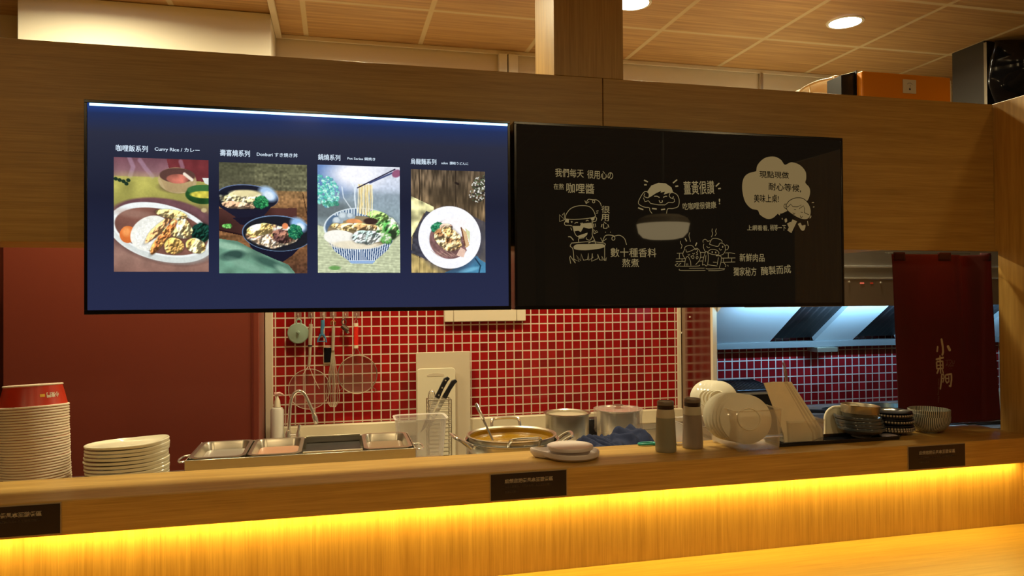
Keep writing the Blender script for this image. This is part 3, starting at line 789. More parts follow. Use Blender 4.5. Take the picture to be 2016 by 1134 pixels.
s.ell(0.515, 0.585, 0.445, 0.195, (222, 234, 240), 0, 0.02); s.ell(0.515, 0.58, 0.425, 0.180, (88, 112, 140), 0, 0.03)
stt = (np.sin(s.x * 190) > 0).astype(float) * s.emask(0.515, 0.575, 0.425, 0.18, 0, 0.03) * (s.y < 0.47); s.put(stt, (206, 220, 228)); s.ell(0.515, 0.62, 0.40, 0.15, (150, 132, 100), 0, 0.05)
s.mass((0.83, 0.59, 0.17, 0.12, 45), [(120, 186, 100), (190, 226, 150), (70, 140, 66), (226, 240, 200)]); s.mass((0.73, 0.465, 0.14, 0.045, 10), [(110, 170, 86), (170, 210, 120)])
s.ell(0.90, 0.64, 0.06, 0.05, (44, 60, 40), 30, 0.4)
for x, y, r in ((0.24, 0.52, 0.065), (0.31, 0.475, 0.065), (0.40, 0.475, 0.05)): s.ell(x, y, r, r * 0.62, (160, 176, 186), 0, 0.2); s.ell(x - 0.015, y - 0.01, r * 0.6, r * 0.4, (206, 218, 224), 0, 0.6)
s.ell(0.44, 0.53, 0.10, 0.035, (238, 160, 100), 5, 0.2, 0.1); s.ell(0.64, 0.515, 0.09, 0.03, (62, 44, 40), 0, 0.3)
s.mass((0.46, 0.575, 0.30, 0.042, 2), [(238, 208, 140), (214, 176, 112), (250, 236, 190), (190, 150, 100)]); s.ell(0.28, 0.68, 0.21, 0.075, (248, 246, 236), 8, 0.08); s.ell(0.45, 0.74, 0.3, 0.04, (236, 226, 200), 0, 0.4)
s.mass((0.60, 0.665, 0.20, 0.07, 0), [(226, 232, 222), (190, 204, 196), (150, 170, 164), (240, 244, 238)]); s.lumps((0.82, 0.67, 0.07, 0.05, 0), 24, 0.028, [(214, 232, 190), (96, 160, 80)])
for k in range(16):
    x = 0.49 + 0.011 * k; s.line([(x, 0.17 + 0.004 * (k % 3)), (x + 0.01 * math.sin(k), 0.3), (x - 0.01 * math.cos(k * 2), 0.47 - 0.002 * (15 - k))], 0.007, [(250, 240, 200), (226, 200, 130), (240, 224, 170)][k % 3])
s.line([(0.48, 0.205), (0.94, 0.02)], 0.010, (40, 34, 60)); s.line([(0.63, 0.155), (0.98, 0.03)], 0.014, (70, 80, 120)); s.ell(0.96, 0.06, 0.06, 0.035, (150, 90, 120), -30, 0.3); s.ell(0.20, 0.955, 0.07, 0.02, (110, 160, 90), 0, 0.5)
PH3 = s
# photo 4: udon plate
s = Pic(150, 208, (110, 92, 66), 4)
s.a = lerp_rows(s, [(0, (92, 78, 62)), (0.5, (112, 92, 66)), (0.6, (140, 124, 90)), (1, (150, 128, 84))]); s.a *= (0.62 + 0.75 * vnoise(s.h, s.w, 14, 50, s.r) * vnoise(s.h, s.w, 10, 6, s.r) * 1.6)[..., None]
for x in (0.115, 0.60): s.line([(x, 0), (x - 0.01, 1)], 0.006, (40, 32, 26))
s.line([(0.6, 0.12), (0.63, 0.13)], 0.02, (40, 32, 28)); s.poly([(0, 0.26), (0.3, 0.36), (0.3, 0.5), (0.17, 0.42), (0, 0.66)], (248, 244, 180), 0.35, 14, al=0.8); s.poly([(0.02, 0.64), (0.2, 0.40), (0.6, 0.52), (0.35, 0.92), (0.0, 0.81)], (66, 66, 76), 0.2, 30)
s.poly([(0.0, 0.82), (0.3, 0.92), (0.5, 1), (0, 1)], (214, 190, 116), 0.2, 14, 0.5); s.poly([(0.7, 0.4), (1, 0.5), (1, 0.9), (0.8, 0.8)], (66, 70, 92), 0.1, al=0.6)
s.poly([(0.44, 1), (0.6, 0.95), (0.88, 0.83), (0.93, 0.87), (1, 0.90), (1, 1)], (70, 126, 160), 0.2, 10); s.ell(0.78, 0.97, 0.14, 0.02, (110, 176, 206), -12, 0.8); s.line([(0.86, 0.86), (0.93, 0.93), (0.91, 1)], 0.012, (30, 60, 84))
s.ell(0.52, 0.68, 0.43, 0.315, (60, 60, 80), 0, 0.2, al=0.6); s.ell(0.515, 0.655, 0.422, 0.305, (250, 250, 254), 0, 0.015)
s.ell(0.515, 0.67, 0.285, 0.195, (206, 206, 216), 0, 0.05, al=0.6); s.ell(0.515, 0.675, 0.275, 0.19, (134, 98, 96), 0, 0.03, 0.2, 30)
s.ell(0.60, 0.555, 0.22, 0.09, (252, 248, 248), 8, 0.1); s.ell(0.8, 0.66, 0.09, 0.15, (250, 250, 252), 0, 0.06)
for k in range(9): s.line([(0.26 + 0.03 * k, 0.78 + 0.02 * (k % 2)), (0.36 + 0.03 * k, 0.84)], 0.004, (196, 164, 140), 0.7)
s.lumps((0.345, 0.56, 0.075, 0.045, -20), 70, 0.020, [(40, 130, 90), (20, 90, 60), (90, 180, 130)]); s.mass((0.47, 0.555, 0.09, 0.035, 0), [(240, 226, 190), (206, 160, 140)])
s.mass((0.50, 0.67, 0.20, 0.11, 30), [(226, 194, 130), (190, 146, 90), (244, 222, 170), (150, 106, 70)])
s.poly([(0.66, 0.55), (0.74, 0.60), (0.78, 0.73), (0.73, 0.76), (0.70, 0.70)], (222, 186, 140)); s.poly([(0.72, 0.56), (0.79, 0.60), (0.79, 0.72)], (220, 220, 170)); s.line([(0.67, 0.56), (0.72, 0.73)], 0.012, (110, 66, 48)); s.poly([(0.66, 0.75), (0.73, 0.78), (0.70, 0.85), (0.60, 0.83)], (232, 196, 176))
s.lumps((0.93, 0.17, 0.11, 0.14, 20), 50, 0.018, [(64, 70, 52), (90, 100, 74), (46, 44, 40)], shade=False); s.lumps((0.92, 0.18, 0.13, 0.14, 20), 42, 0.012, [(226, 226, 216), (190, 186, 176)], shade=False)
PH4 = s
for s, tl, br, lb in ((PH1, (224, 309), (411, 535), 'photo of curry rice with fried prawns'), (PH2, (431, 319), (605, 538), 'photo of two black rice bowls'),
                      (PH3, (625, 324), (788, 537), 'photo of a striped noodle bowl with chopsticks'), (PH4, (809, 333), (956, 537), 'photo of a white udon plate')):
    a_, c_ = PY(*tl, YT), PY(*br, YT); s.mesh('menu_photo', a_[0], c_[0], c_[2], a_[2], YT, tv1, lb)

tmat = emit('display lettering', (0.72, 0.86, 1.0), 0.95)
for zh, xl, xr, yt, yb, en, xl2, xr2, yt2, yb2 in (
        ('咖哩飯系列', 228, 291, 284.5, 297.5, 'Curry Rice / カレー', 304.5, 393, 289, 298.5),
        ('壽喜燒系列', 433, 492, 294, 307, 'Donburi すき焼き丼', 505.5, 586, 299, 307.5),
        ('鍋燒系列', 626, 670, 303, 315, 'Pot Series 鍋焼き', 684, 739, 308.5, 314.5),
        ('烏龍麵系列', 808.5, 859, 311.5, 323, 'udon  讃岐うどんに', 869, 922, 317.5, 323.5)):
    b = MB(); text_px(b, zh, xl, xr, yt, yb, YT, 0.016); b.build('heading_text', tmat, tv1, smooth=False)
    b = MB(); text_px(b, en, xl2, xr2, yt2, yb2, YT, 0.016); b.build('heading_text', tmat, tv1, smooth=False)

# ---- drawings and handwriting of the dark screen
wm = emit('dim screen drawing', lin((128, 112, 76)), 1.0); wm2 = emit('dim screen drawing fill', lin((122, 102, 66)), 0.95); km = M['black']
for s_, xl, xr, yt, yb, rot in (('我們每天', 1093, 1149, 331, 348, 0), ('很用心の', 1156, 1207, 335, 352, -1), ('在熬', 1090, 1110, 361, 373, 0), ('咖哩醬', 1115, 1170, 360, 380, -1),
                                ('很\n用\n心', 1183, 1200, 405, 450, -3), ('數十種香料', 1202, 1292, 488, 506, 0), ('熬煮', 1225, 1258, 509, 526, 0),
                                ('薑黃很讚', 1346, 1406, 355, 382, 3), ('吃咖哩很健康', 1344, 1410, 397, 411, 4), ('!', 1415, 1418, 391, 402, 0),
                                ('上網看看,', 1471, 1513, 443, 454, 0), ('稍等一下', 1516, 1547, 442, 454, 0),
                                ('新鮮肉品', 1456, 1505, 499, 515, 0), ('獨家秘方', 1444, 1489, 526, 543, 0), ('醃製而成', 1498, 1557, 523, 540, 4)):
    b = MB(); text_px(b, s_, xl, xr, yt, yb, YT, 0.006, 0, rot); b.build('handwriting', wm, tv2, smooth=False)


def zp(ox, oy, k, pts, Y=YT):                           # points read off an enlarged view -> screen plane
    return [PY(ox + x / k, oy + y / k, Y) for x, y in pts]


def stroke(b, ox, oy, k, pts, wd=0.0022, m=0, sm=True, close=False, Y=YT):
    P = zp(ox, oy, k, pts + (pts[:1] if close else []), Y)
    ribbon(b, spline(P, 5) if sm and len(P) > 2 else P, wd, m)


def blob(b, ox, oy, k, pts, m=0, Y=YT, sm=True):
    P = zp(ox, oy, k, pts, Y)
    if sm: P = spline(P + P[:1], 5)[:-1]
    b.poly([tuple(q) for q in P[::-1]], m)


b = MB(); A = (1080, 380, 7.557)                       # cook stirring a pot
stroke(b, *A, [(785, 195), (770, 150), (730, 110), (690, 100), (655, 115), (660, 145), (685, 140), (680, 105), (640, 98), (590, 95), (560, 150)])
stroke(b, *A, [(540, 112), (558, 158), (603, 128)], sm=False)
stroke(b, *A, [(248, 385), (260, 320), (320, 240), (400, 200), (500, 187), (600, 200), (660, 250), (692, 320), (690, 352), (600, 375), (480, 388), (350, 392), (248, 385)])
stroke(b, *A, [(240, 395), (165, 425), (162, 322), (240, 395), (232, 292), (205, 330)], sm=False)
blob(b, *A, [(250, 385), (302, 395), (300, 440), (245, 425)], sm=False); blob(b, *A, [(620, 370), (690, 350), (680, 400), (645, 415)], sm=False)
stroke(b, *A, [(300, 440), (250, 430), (235, 455), (255, 480), (300, 480), (350, 490)]); stroke(b, *A, [(655, 400), (690, 355), (715, 380), (700, 420), (665, 425), (640, 430)])
stroke(b, *A, [(388, 455), (410, 438), (438, 440)]); stroke(b, *A, [(555, 420), (575, 405), (595, 415)]); stroke(b, *A, [(335, 415), (345, 440), (352, 418)])
blob(b, *A, [(358, 490), (470, 490), (480, 455), (640, 440), (655, 520), (600, 530), (560, 520), (520, 510), (480, 580), (440, 560), (385, 570)], sm=False)
stroke(b, *A, [(360, 490), (380, 570), (405, 625), (435, 650)]); stroke(b, *A, [(655, 430), (655, 540), (650, 620), (680, 690), (715, 790)])
blob(b, *A, [(430, 640), (500, 615), (580, 590), (575, 620), (540, 655), (450, 670)], sm=False)
stroke(b, *A, [(470, 452), (505, 445), (522, 500), (495, 515)], sm=False); stroke(b, *A, [(560, 660), (570, 690), (620, 700), (650, 650)]); stroke(b, *A, [(445, 680), (448, 735)]); stroke(b, *A, [(445, 680), (530, 665)])
stroke(b, *A, [(590, 745), (680, 705)]); stroke(b, *A, [(600, 760), (625, 805)])
stroke(b, *A, [(668, 458), (678, 515)]); stroke(b, *A, [(692, 455), (702, 505)]); stroke(b, *A, [(330, 515), (345, 555)]); stroke(b, *A, [(675, 605), (672, 540), (700, 575), (715, 560), (735, 580), (675, 605)], sm=False)
stroke(b, *A, [(708, 270), (742, 265)]); stroke(b, *A, [(706, 300), (736, 295)]); stroke(b, *A, [(292, 650), (330, 655), (372, 705)], 0.003)
stroke(b, *A, [(345, 740), (322, 790), (362, 835), (378, 1000)]); stroke(b, *A, [(345, 745), (600, 725), (800, 740), (845, 760), (835, 800), (835, 1005)])
blob(b, *A, [(370, 800), (420, 765), (600, 760), (780, 755), (840, 790), (770, 825), (560, 850), (400, 840)])
stroke(b, *A, [(330, 1050), (312, 960), (320, 935), (400, 1045), (380, 985), (455, 1020), (415, 930), (480, 1010), (485, 905), (520, 1000), (580, 990), (590, 895), (600, 1000), (660, 960), (650, 900), (640, 1015), (735, 975), (730, 910), (760, 995), (800, 1000), (790, 940), (830, 1005), (865, 960), (850, 1010)], sm=False)
stroke(b, *A, [(1160, 770), (1130, 680), (1060, 630), (985, 640), (945, 660), (950, 700), (985, 690), (975, 640), (900, 625), (840, 640), (800, 725)]); stroke(b, *A, [(775, 665), (800, 727), (862, 680)], sm=False)
for x in (845, 918): stroke(b, *A, [(x, 580), (x + 6, 586)], 0.003, sm=False)
b.build('drawing', wm, tv2, smooth=False)

b = MB(); A = (1240, 330, 7.09)                        # flexing figure
blob(b, *A, [(245, 330), (300, 250), (400, 212), (500, 220), (580, 275), (605, 345), (560, 350), (475, 375), (490, 335), (430, 350), (435, 325), (360, 360), (300, 400), (265, 420), (270, 370)], sm=False)
stroke(b, *A, [(240, 335), (200, 340), (150, 410), (120, 500), (200, 550), (270, 560), (280, 600), (310, 640)]); stroke(b, *A, [(240, 335), (268, 370), (255, 420), (200, 400), (210, 360)])
stroke(b, *A, [(190, 420), (210, 475), (260, 462), (290, 500), (400, 520), (490, 520), (540, 485), (600, 490), (625, 470), (618, 435), (600, 440), (610, 400)], sm=False); stroke(b, *A, [(600, 345), (660, 380), (688, 450), (675, 540), (600, 570), (530, 575), (512, 640)])
stroke(b, *A, [(610, 345), (565, 355), (552, 400), (590, 430), (610, 400)]); stroke(b, *A, [(340, 400), (380, 400), (415, 418)], 0.003); stroke(b, *A, [(465, 415), (500, 400), (520, 402)], 0.003); stroke(b, *A, [(408, 455), (425, 488), (452, 480), (452, 455)], 0.003)
for P in ([(198, 175), (252, 200)], [(200, 240), (236, 240)], [(602, 215), (660, 168)], [(635, 262), (675, 256)], [(115, 560), (188, 588)], [(310, 570), (375, 578)], [(435, 588), (492, 580)], [(1200, 262), (1250, 215)], [(1232, 295), (1270, 290)]): stroke(b, *A, P, 0.0045, sm=False)
b.build('drawing', wm, tv2, smooth=False)

b = MB(); A = (1320, 450, 11.94)                       # hen and pig in a hot bath
W = 0.0018
for P in ([(335, 500), (340, 440), (400, 405), (490, 395), (545, 440), (550, 490), (390, 552), (360, 490)], [(335, 480), (290, 600), (330, 690), (350, 700)], [(560, 480), (640, 470), (700, 560), (710, 650), (670, 760), (590, 850)],
          [(410, 600), (430, 630), (460, 600)], [(515, 580), (545, 600), (570, 575)], [(480, 650), (540, 640), (550, 690), (520, 705), (480, 650)], [(600, 680), (630, 650), (650, 680), (620, 715), (600, 680)], [(570, 500), (620, 490), (640, 540), (610, 560), (640, 600), (600, 620)],
          [(330, 880), (345, 760), (370, 680), (400, 655), (430, 680), (470, 770), (480, 870)], [(370, 820), (372, 870)], [(405, 820), (410, 870)],
          [(235, 290), (240, 350), (270, 400), (250, 470)], [(455, 90), (435, 160), (455, 240), (468, 310)], [(985, 0), (975, 60), (995, 120), (960, 200)], [(1080, 0), (1060, 60), (1075, 120), (1045, 170)],
          [(770, 330), (765, 280), (815, 252), (860, 280), (870, 300), (940, 285)], [(785, 360), (775, 430), (800, 510), (830, 545)], [(915, 370), (940, 310), (985, 240), (1080, 232), (1200, 275), (1215, 330)], [(915, 370), (1110, 420), (1160, 345), (1240, 355), (1285, 420), (1285, 520), (1240, 600), (1150, 635), (1070, 630)],
          [(1290, 400), (1330, 385), (1365, 430), (1340, 490), (1290, 500)], [(850, 415), (885, 450), (925, 435)], [(1145, 465), (1170, 505), (1210, 490)], [(880, 540), (960, 488), (1080, 505), (1140, 570), (1110, 615), (980, 605), (890, 570), (880, 540)],
          [(750, 860), (770, 720), (820, 560), (845, 540), (880, 580), (890, 700), (875, 840)], [(820, 780), (835, 630)], [(1070, 640), (1180, 650), (1195, 740), (1150, 925)], [(1125, 680), (1100, 850)], [(870, 850), (1100, 880)],
          [(150, 580), (295, 578)], [(130, 712), (345, 708)], [(125, 778), (335, 770)], [(210, 580), (208, 708)], [(270, 712), (272, 765)], [(700, 560), (815, 562)], [(700, 680), (775, 672)], [(680, 765), (760, 762)], [(1285, 575), (1400, 570), (1515, 590)], [(1205, 695), (1525, 690)], [(1200, 795), (1520, 785)], [(1360, 575), (1360, 690)], [(1440, 700), (1435, 785)], [(1245, 700), (1250, 790), (1300, 860), (1285, 905)], [(1000, 790), (1090, 795)],
          [(175, 815), (110, 860), (185, 900)], [(250, 815), (200, 850), (240, 885), (640, 880), (690, 855)], [(205, 950), (260, 985), (820, 982)], [(440, 932), (800, 930)], [(830, 935), (900, 950), (1280, 940)], [(890, 990), (1100, 988), (1270, 965)], [(750, 860), (800, 850), (840, 880), (870, 850)], [(1345, 855), (1358, 890)]):
    stroke(b, *A, P, W, sm=len(P) < 5 or True)
for P in ([(345, 230), (380, 300)], [(620, 330), (585, 410)], [(980, 535), (982, 570)], [(1065, 545), (1062, 580)], [(1228, 410), (1225, 450)]): stroke(b, *A, P, 0.004, sm=False)
b.build('drawing', wm, tv2, smooth=False)

b = MB(); A = (1450, 300, 6.67)                        # speech cloud and figure with a phone
blob(b, *A, [(258, 248), (280, 160), (370, 75), (490, 55), (580, 95), (636, 162), (720, 130), (830, 165), (905, 250), (915, 340), (905, 400), (955, 460), (965, 540), (925, 640), (800, 700), (600, 800), (560, 790), (480, 860), (400, 872), (310, 820), (278, 760), (190, 735), (110, 640), (75, 480), (90, 350), (150, 280)], 0, YT)
Y2 = YT - 0.0004; Y3 = YT - 0.0008
blob(b, *A, [(540, 805), (580, 778), (568, 828)], 0, Y2, sm=False)
hd = [(650, 690), (700, 630), (790, 596), (880, 610), (950, 680), (978, 770), (960, 850), (905, 882), (810, 860), (700, 790), (655, 740)]
blob(b, *A, hd, 0, Y2); stroke(b, *A, hd, 0.0026, 1, close=True, Y=Y3)
stroke(b, *A, [(665, 720), (640, 675), (622, 710), (645, 740), (665, 730)], 0.0022, 1, Y=Y3)
stroke(b, *A, [(670, 722), (712, 680), (740, 712), (800, 715), (850, 690), (822, 742), (880, 700), (895, 740), (890, 790), (950, 820)], 0.0024, 1, sm=False, Y=Y3)
stroke(b, *A, [(740, 790), (752, 815), (770, 795)], 0.0022, 1, Y=Y3); stroke(b, *A, [(835, 830), (850, 860), (866, 838)], 0.0022, 1, Y=Y3); stroke(b, *A, [(755, 750), (782, 752)], 0.002, 1, Y=Y3); stroke(b, *A, [(842, 785), (870, 790)], 0.002, 1, Y=Y3)
blob(b, *A, [(735, 880), (795, 905), (720, 1060), (668, 1025)], 0, Y2, sm=False); blob(b, *A, [(630, 880), (655, 865), (665, 905), (640, 920)], 0, Y2); blob(b, *A, [(665, 935), (715, 915), (722, 970), (690, 985)], 0, Y2)
blob(b, *A, [(805, 940), (840, 925), (860, 960), (905, 955), (890, 1020), (850, 1020)], 0, Y2); blob(b, *A, [(945, 840), (980, 830), (975, 862), (950, 862)], 0, Y2)
for P in ([(990, 660), (1018, 658)], [(1005, 718), (1022, 715)], [(598, 862), (602, 882)], [(932, 900), (942, 965)]): stroke(b, *A, P, 0.003, sm=False)
b.build('drawing', [wm2, km], tv2, smooth=False)
for s_, xl, xr, yt, yb, rot in (('現點現做', 1495, 1553, 336, 350, 0), ('耐心等候,', 1513, 1577, 360, 376, -2), ('美味上桌!', 1484, 1533, 382, 398, 1)):
    b = MB(); text_px(b, s_, xl, xr, yt, yb, Y3, 0.014, 0, rot); b.build('handwriting', km, tv2, smooth=False)

# ================================================================== signs on the ledge face
LT = 1.103                                             # top of the serving ledge
for (xl, xr, yt, yb, lb) in ((966, 1112, 934, 985, 'small dark notice on the ledge face below the round lilac dish'),
                             (1788, 1902, 879, 922, 'small dark notice on the ledge face near the right end, under the striped bowls'),
                             (-86, 60, 1006, 1063, 'small dark notice on the ledge face at the left photo edge, mostly cut off')):
    a_, c_, d_ = PY(xl, yt, 2.213), PY(xr, yt, 2.213), PY(xl, yb, 2.213)
    x0, x1, z0, z1 = a_[0], a_[0] + 0.245, 1.016, 1.096
    t = thing('notice', lb, 'sign', ((x0 + x1) / 2, 2.214, z0), 'notices on the ledge face')
    MB().box(x0 - 0.003, x1 + 0.003, 2.2125, 2.2145, z0 - 0.003, z1 + 0.003).build('holder', M['sign_edge'], t, bevel=0.0006)
    MB().box(x0, x1, 2.2112, 2.2124, z0, z1).build('plate', M['sign'], t)
    W_ = x1 - x0
    b = MB(); text_fit(b, '麻煩您把餐具拿至撤餐區', x0 + W_ * 0.18, x0 + W_ * 0.82, z0 + 0.050, z0 + 0.064, 2.2109, 0.03)
    b.build('heading_text', M['sign_text'], t, smooth=False)
    b = MB(); text_fit(b, '用餐完畢離位,小東門所有用心為您服務的團隊', x0 + W_ * 0.18, x0 + W_ * 0.80, z0 + 0.036, z0 + 0.043, 2.2109, 0.015)
    text_fit(b, '感謝您的配合', x0 + W_ * 0.18, x0 + W_ * 0.36, z0 + 0.020, z0 + 0.027, 2.2109, 0.015)
    b.build('small_text', M['sign_small'], t, smooth=False)

# ================================================================== worktops behind the ledge
WZ = 1.03
t = thing('worktop', 'narrow steel worktop behind the ledge, left part under bowls and food warmer', 'worktop', (-0.9, 2.66, 0))
MB().box(-2.6, 0.40, 2.4905, 2.84, WZ - 0.04, WZ).build('top', M['steel'], t, bevel=0.004)
MB().box(-2.6, 0.40, 2.52, 2.80, 0.0, WZ - 0.041).build('body', M['steel_soft'], t)
t = thing('worktop', 'narrow steel worktop behind the ledge, right of the curry pot', 'worktop', (1.5, 2.66, 0))
MB().box(0.975, XS + 0.3, 2.4905, 2.84, WZ - 0.04, WZ).build('top', M['steel'], t, bevel=0.004)
MB().box(0.975, XS + 0.3, 2.52, 2.80, 0.0, WZ - 0.041).build('body', M['steel_soft'], t)
t = thing('pot_stand', 'low steel stand sunk between the worktops, carrying the curry pot', 'stand', (0.69, 2.74, 0))
MB().box(0.405, 0.970, 2.4905, 2.98, 0.86, 0.90).build('top', M['steel'], t, bevel=0.003)
MB().box(0.42, 0.955, 2.52, 2.95, 0.0, 0.859).build('body', M['steel_soft'], t)

# ---- tall stack of upturned paper bowls on the far left
cx, cy = PY(77, 900, 2.66)[0], 2.66
R0 = 0.1015; N = 33; PITCH = 0.0083
def nth(k):
    """0 -> top one, 1 -> second, ..."""
    w_ = ['first', 'second', 'third', 'fourth', 'fifth', 'sixth', 'seventh', 'eighth', 'ninth', 'tenth', 'eleventh', 'twelfth', 'thirteenth', 'fourteenth', 'fifteenth', 'sixteenth', 'seventeenth', 'eighteenth', 'nineteenth', 'twentieth']
    if k < 20: return w_[k]
    return 'thirtieth' if k == 29 else ('thirty-' if k > 29 else 'twenty-') + w_[(k - 20) % 10]
def paper_bowl():
    prof_out = [(R0 * 0.80, 0.072), (R0 * 0.99, 0.002)]
    t = thing('paper_bowl', 'x', 'paper bowl', (0, 0, 0), 'upturned paper bowls in the tall stack')
    b = MB(); b.lathe([(0.0, 0.068), (R0 * 0.78, 0.068), (R0 * 0.800, 0.0735), (R0 * 0.815, 0.0735), (R0 * 0.818, 0.066), (R0 * 0.96, 0.003), (R0 * 0.95, 0.003), (R0 * 0.79, 0.064), (0.0, 0.0665)], 48)
    b.build('body', M['bowl_red'], t, world=False)
    b = MB(); b.tube([(R0 * 0.965 * math.cos(a), R0 * 0.965 * math.sin(a), 0.0038) for a in np.linspace(0, 2 * PI, 49)[:-1]], 0.0037, 8, closed=True)
    b.build('rim', M['bowl_paper'], t, world=False)
    return t
pb = paper_bowl()
for i in range(N):
    o = pb if i == 0 else copy_tree(pb)
    k = i / (N - 1)
    o.location = (cx - 0.008 - 0.016 * k + random.uniform(-0.001, 0.001), cy + 0.022 * k * k, WZ + 0.001 + i * PITCH)
    o.rotation_euler = (math.radians(-4.5 * k), math.radians(-2.2 * k), 0)
    if i == 0: o['label'] = 'upturned paper bowl at the bottom of the tall stack by the left photo edge'
    elif i == N - 1: o['label'] = 'topmost upturned paper bowl of the tall stack, its red side and pale base showing'
    else: o['label'] = '%s upturned paper bowl from the top of the tall stack, only its pale rim showing' % nth(N - 1 - i)
top = o
b = MB(); b.tube([(R0 * 0.805 * math.cos(a), R0 * 0.805 * math.sin(a), 0.072) for a in np.linspace(0, 2 * PI, 49)[:-1]], 0.0030, 8, closed=True)
b.build('base_edge', M['bowl_paper'], top, world=False)


def on_cone(ad, z, out=0.0006):
    k = (0.066 - z) / 0.063; r = R0 * (0.818 + (0.96 - 0.818) * k) + out; a = math.radians(ad)
    return (r * math.cos(a), r * math.sin(a), z)


for nm, a0, a1, z0, z1, mm in (('yellow_mark', -59, -50, 0.034, 0.043, mat('yellow print', (0.75, 0.42, 0.03))), ('white_mark', -47, -20, 0.030, 0.047, M['bowl_paper'])):
    b = MB()
    if nm == 'yellow_mark':
        b.surf(lambda u, v: on_cone(a0 + (a1 - a0) * u, z0 + (z1 - z0) * v), 8, 3)
    else:
        co, fs = text_mesh('小東門', 0.05); lo, hi = co.min(0), co.max(0)
        b.add([on_cone(a1 - (a1 - a0) * (q[0] - lo[0]) / (hi[0] - lo[0]), z1 - (z1 - z0) * (q[1] - lo[1]) / (hi[1] - lo[1])) for q in co], [f[::1] for f in fs])
    b.build(nm, mm, top, world=False, smooth=False)

# steel urn half hidden at the photo edge
ux = PY(-12, 860, 2.72)[0]
t = thing('steel_urn', 'small steel urn behind the paper bowls, cut off by the left photo edge', 'urn', (ux - 0.03, 2.74, WZ + 0.001))
MB().lathe([(0.0, 0.0), (0.055, 0.0), (0.062, 0.01), (0.064, 0.15), (0.060, 0.16), (0.0, 0.17)], 32, (ux - 0.03, 2.74, WZ + 0.001)).build('body', M['steel'], t)
MB().lathe([(0.066, 0.118), (0.069, 0.122), (0.069, 0.128), (0.066, 0.132)], 32, (ux - 0.03, 2.74, WZ + 0.001)).build('band', M['chrome'], t)

# ---- stack of white boat plates
cx = (PY(165, 880, 2.66)[0] + PY(328, 870, 2.66)[0]) / 2; NP = 11; PP = 0.0124
def boat_plate():
    def rimz(a): return 0.016 + 0.012 * max(0, math.cos(a - 0.3)) ** 2 - 0.004 * max(0, -math.cos(a - 0.3))
    def rr(a): return 1.0 + 0.06 * max(0, math.cos(a - 0.45)) ** 6
    b = MB(); prof = [(0.0, 0.004), (0.3, 0.004), (0.62, 0.0075), (0.86, 0.5), (0.975, 0.93), (0.995, 1.0), (1.012, 0.90), (1.012, 0.55), (0.99, 0.36), (0.80, 0.12), (0.45, -0.001), (0.0, -0.001)]
    def f(x, y, z, a):
        q = rr(a); return x * q, y * q, (rimz(a) * z if abs(z) > 0.02 else z)
    b.lathe([(r * 0.125, z) for r, z in prof], 56, sx=1.0, sy=0.62, fn=lambda x, y, z, a: f(x, y, z, a))
    return b
t0 = boat_plate().build('plate', M['plate_white'], None, loc=(0, 0, 0)); tag(t0, cat='plate', group='white oval plates in the left stack')
for i in range(NP):
    o = t0 if i == 0 else t0.copy()
    if i: C.objects.link(o)
    o.location = (cx + random.uniform(-0.0025, 0.0025), 2.665 + random.uniform(-0.002, 0.002), WZ + 0.002 + i * PP)
    o.rotation_euler = (0, 0, random.uniform(-0.04, 0.04))
    o['label'] = 'topmost white oval plate of the left stack, its glossy hollow and raised tip showing' if i == NP - 1 else (
        'lowest white oval plate of the left stack, behind the ledge' if i == 0 else '%s white oval plate from the top of the left stack, only its rim showing' % nth(NP - 1 - i))
    o.name = 'plate'

# ---- long steel food warmer with pans
TX0, TX1, TY0, TY1 = PY(363, 905, 2.62)[0], PY(818.5, 873.6, 2.62)[0], 2.62, 2.93
TZ0, TZ1 = WZ + 0.001, 1.108
t = thing('food_warmer', 'long steel food warmer tray of four wells behind the ledge', 'food warmer', ((TX0 + TX1) / 2, TY0, TZ0))
b = MB()
b.box(TX0 + 0.012, TX1 - 0.012, TY0 + 0.010, TY1 - 0.01, TZ0, TZ0 + 0.030)
b.build('base', M['charcoal'], t, bevel=0.002)
b = MB()
b.box(TX0, TX1, TY0, TY0 + 0.004, TZ0 + 0.028, TZ1); b.box(TX0, TX1, TY1 - 0.004, TY1, TZ0 + 0.028, TZ1)
b.box(TX0, TX0 + 0.004, TY0 + 0.004, TY1 - 0.004, TZ0 + 0.028, TZ1); b.box(TX1 - 0.004, TX1, TY0 + 0.004, TY1 - 0.004, TZ0 + 0.028, TZ1)
b.box(TX0 + 0.004, TX1 - 0.004, TY0 + 0.004, TY1 - 0.004, TZ0 + 0.028, TZ0 + 0.032)
b.build('casing', M['steel'], t, bevel=0.0015)
for sx_, x in ((-1, TX0), (1, TX1)):
    b = MB(); yc = 2.74
    b.tube(spline([(x, yc - 0.045, TZ1 - 0.018), (x + sx_ * 0.030, yc - 0.042, TZ1 - 0.020), (x + sx_ * 0.040, yc, TZ1 - 0.020), (x + sx_ * 0.030, yc + 0.042, TZ1 - 0.018), (x, yc + 0.045, TZ1 - 0.016)], 5), 0.0035, 8)
    b.build('handle', M['chrome'], t)


def rrect(x0, x1, y0, y1, r, n=5):
    out = []
    for cx_, cy_, a0 in ((x1 - r, y1 - r, 0), (x0 + r, y1 - r, 90), (x0 + r, y0 + r, 180), (x1 - r, y0 + r, 270)):
        for i in range(n):
            a = math.radians(a0 + 90 * i / (n - 1)); out.append((cx_ + r * math.cos(a), cy_ + r * math.sin(a)))
    return out


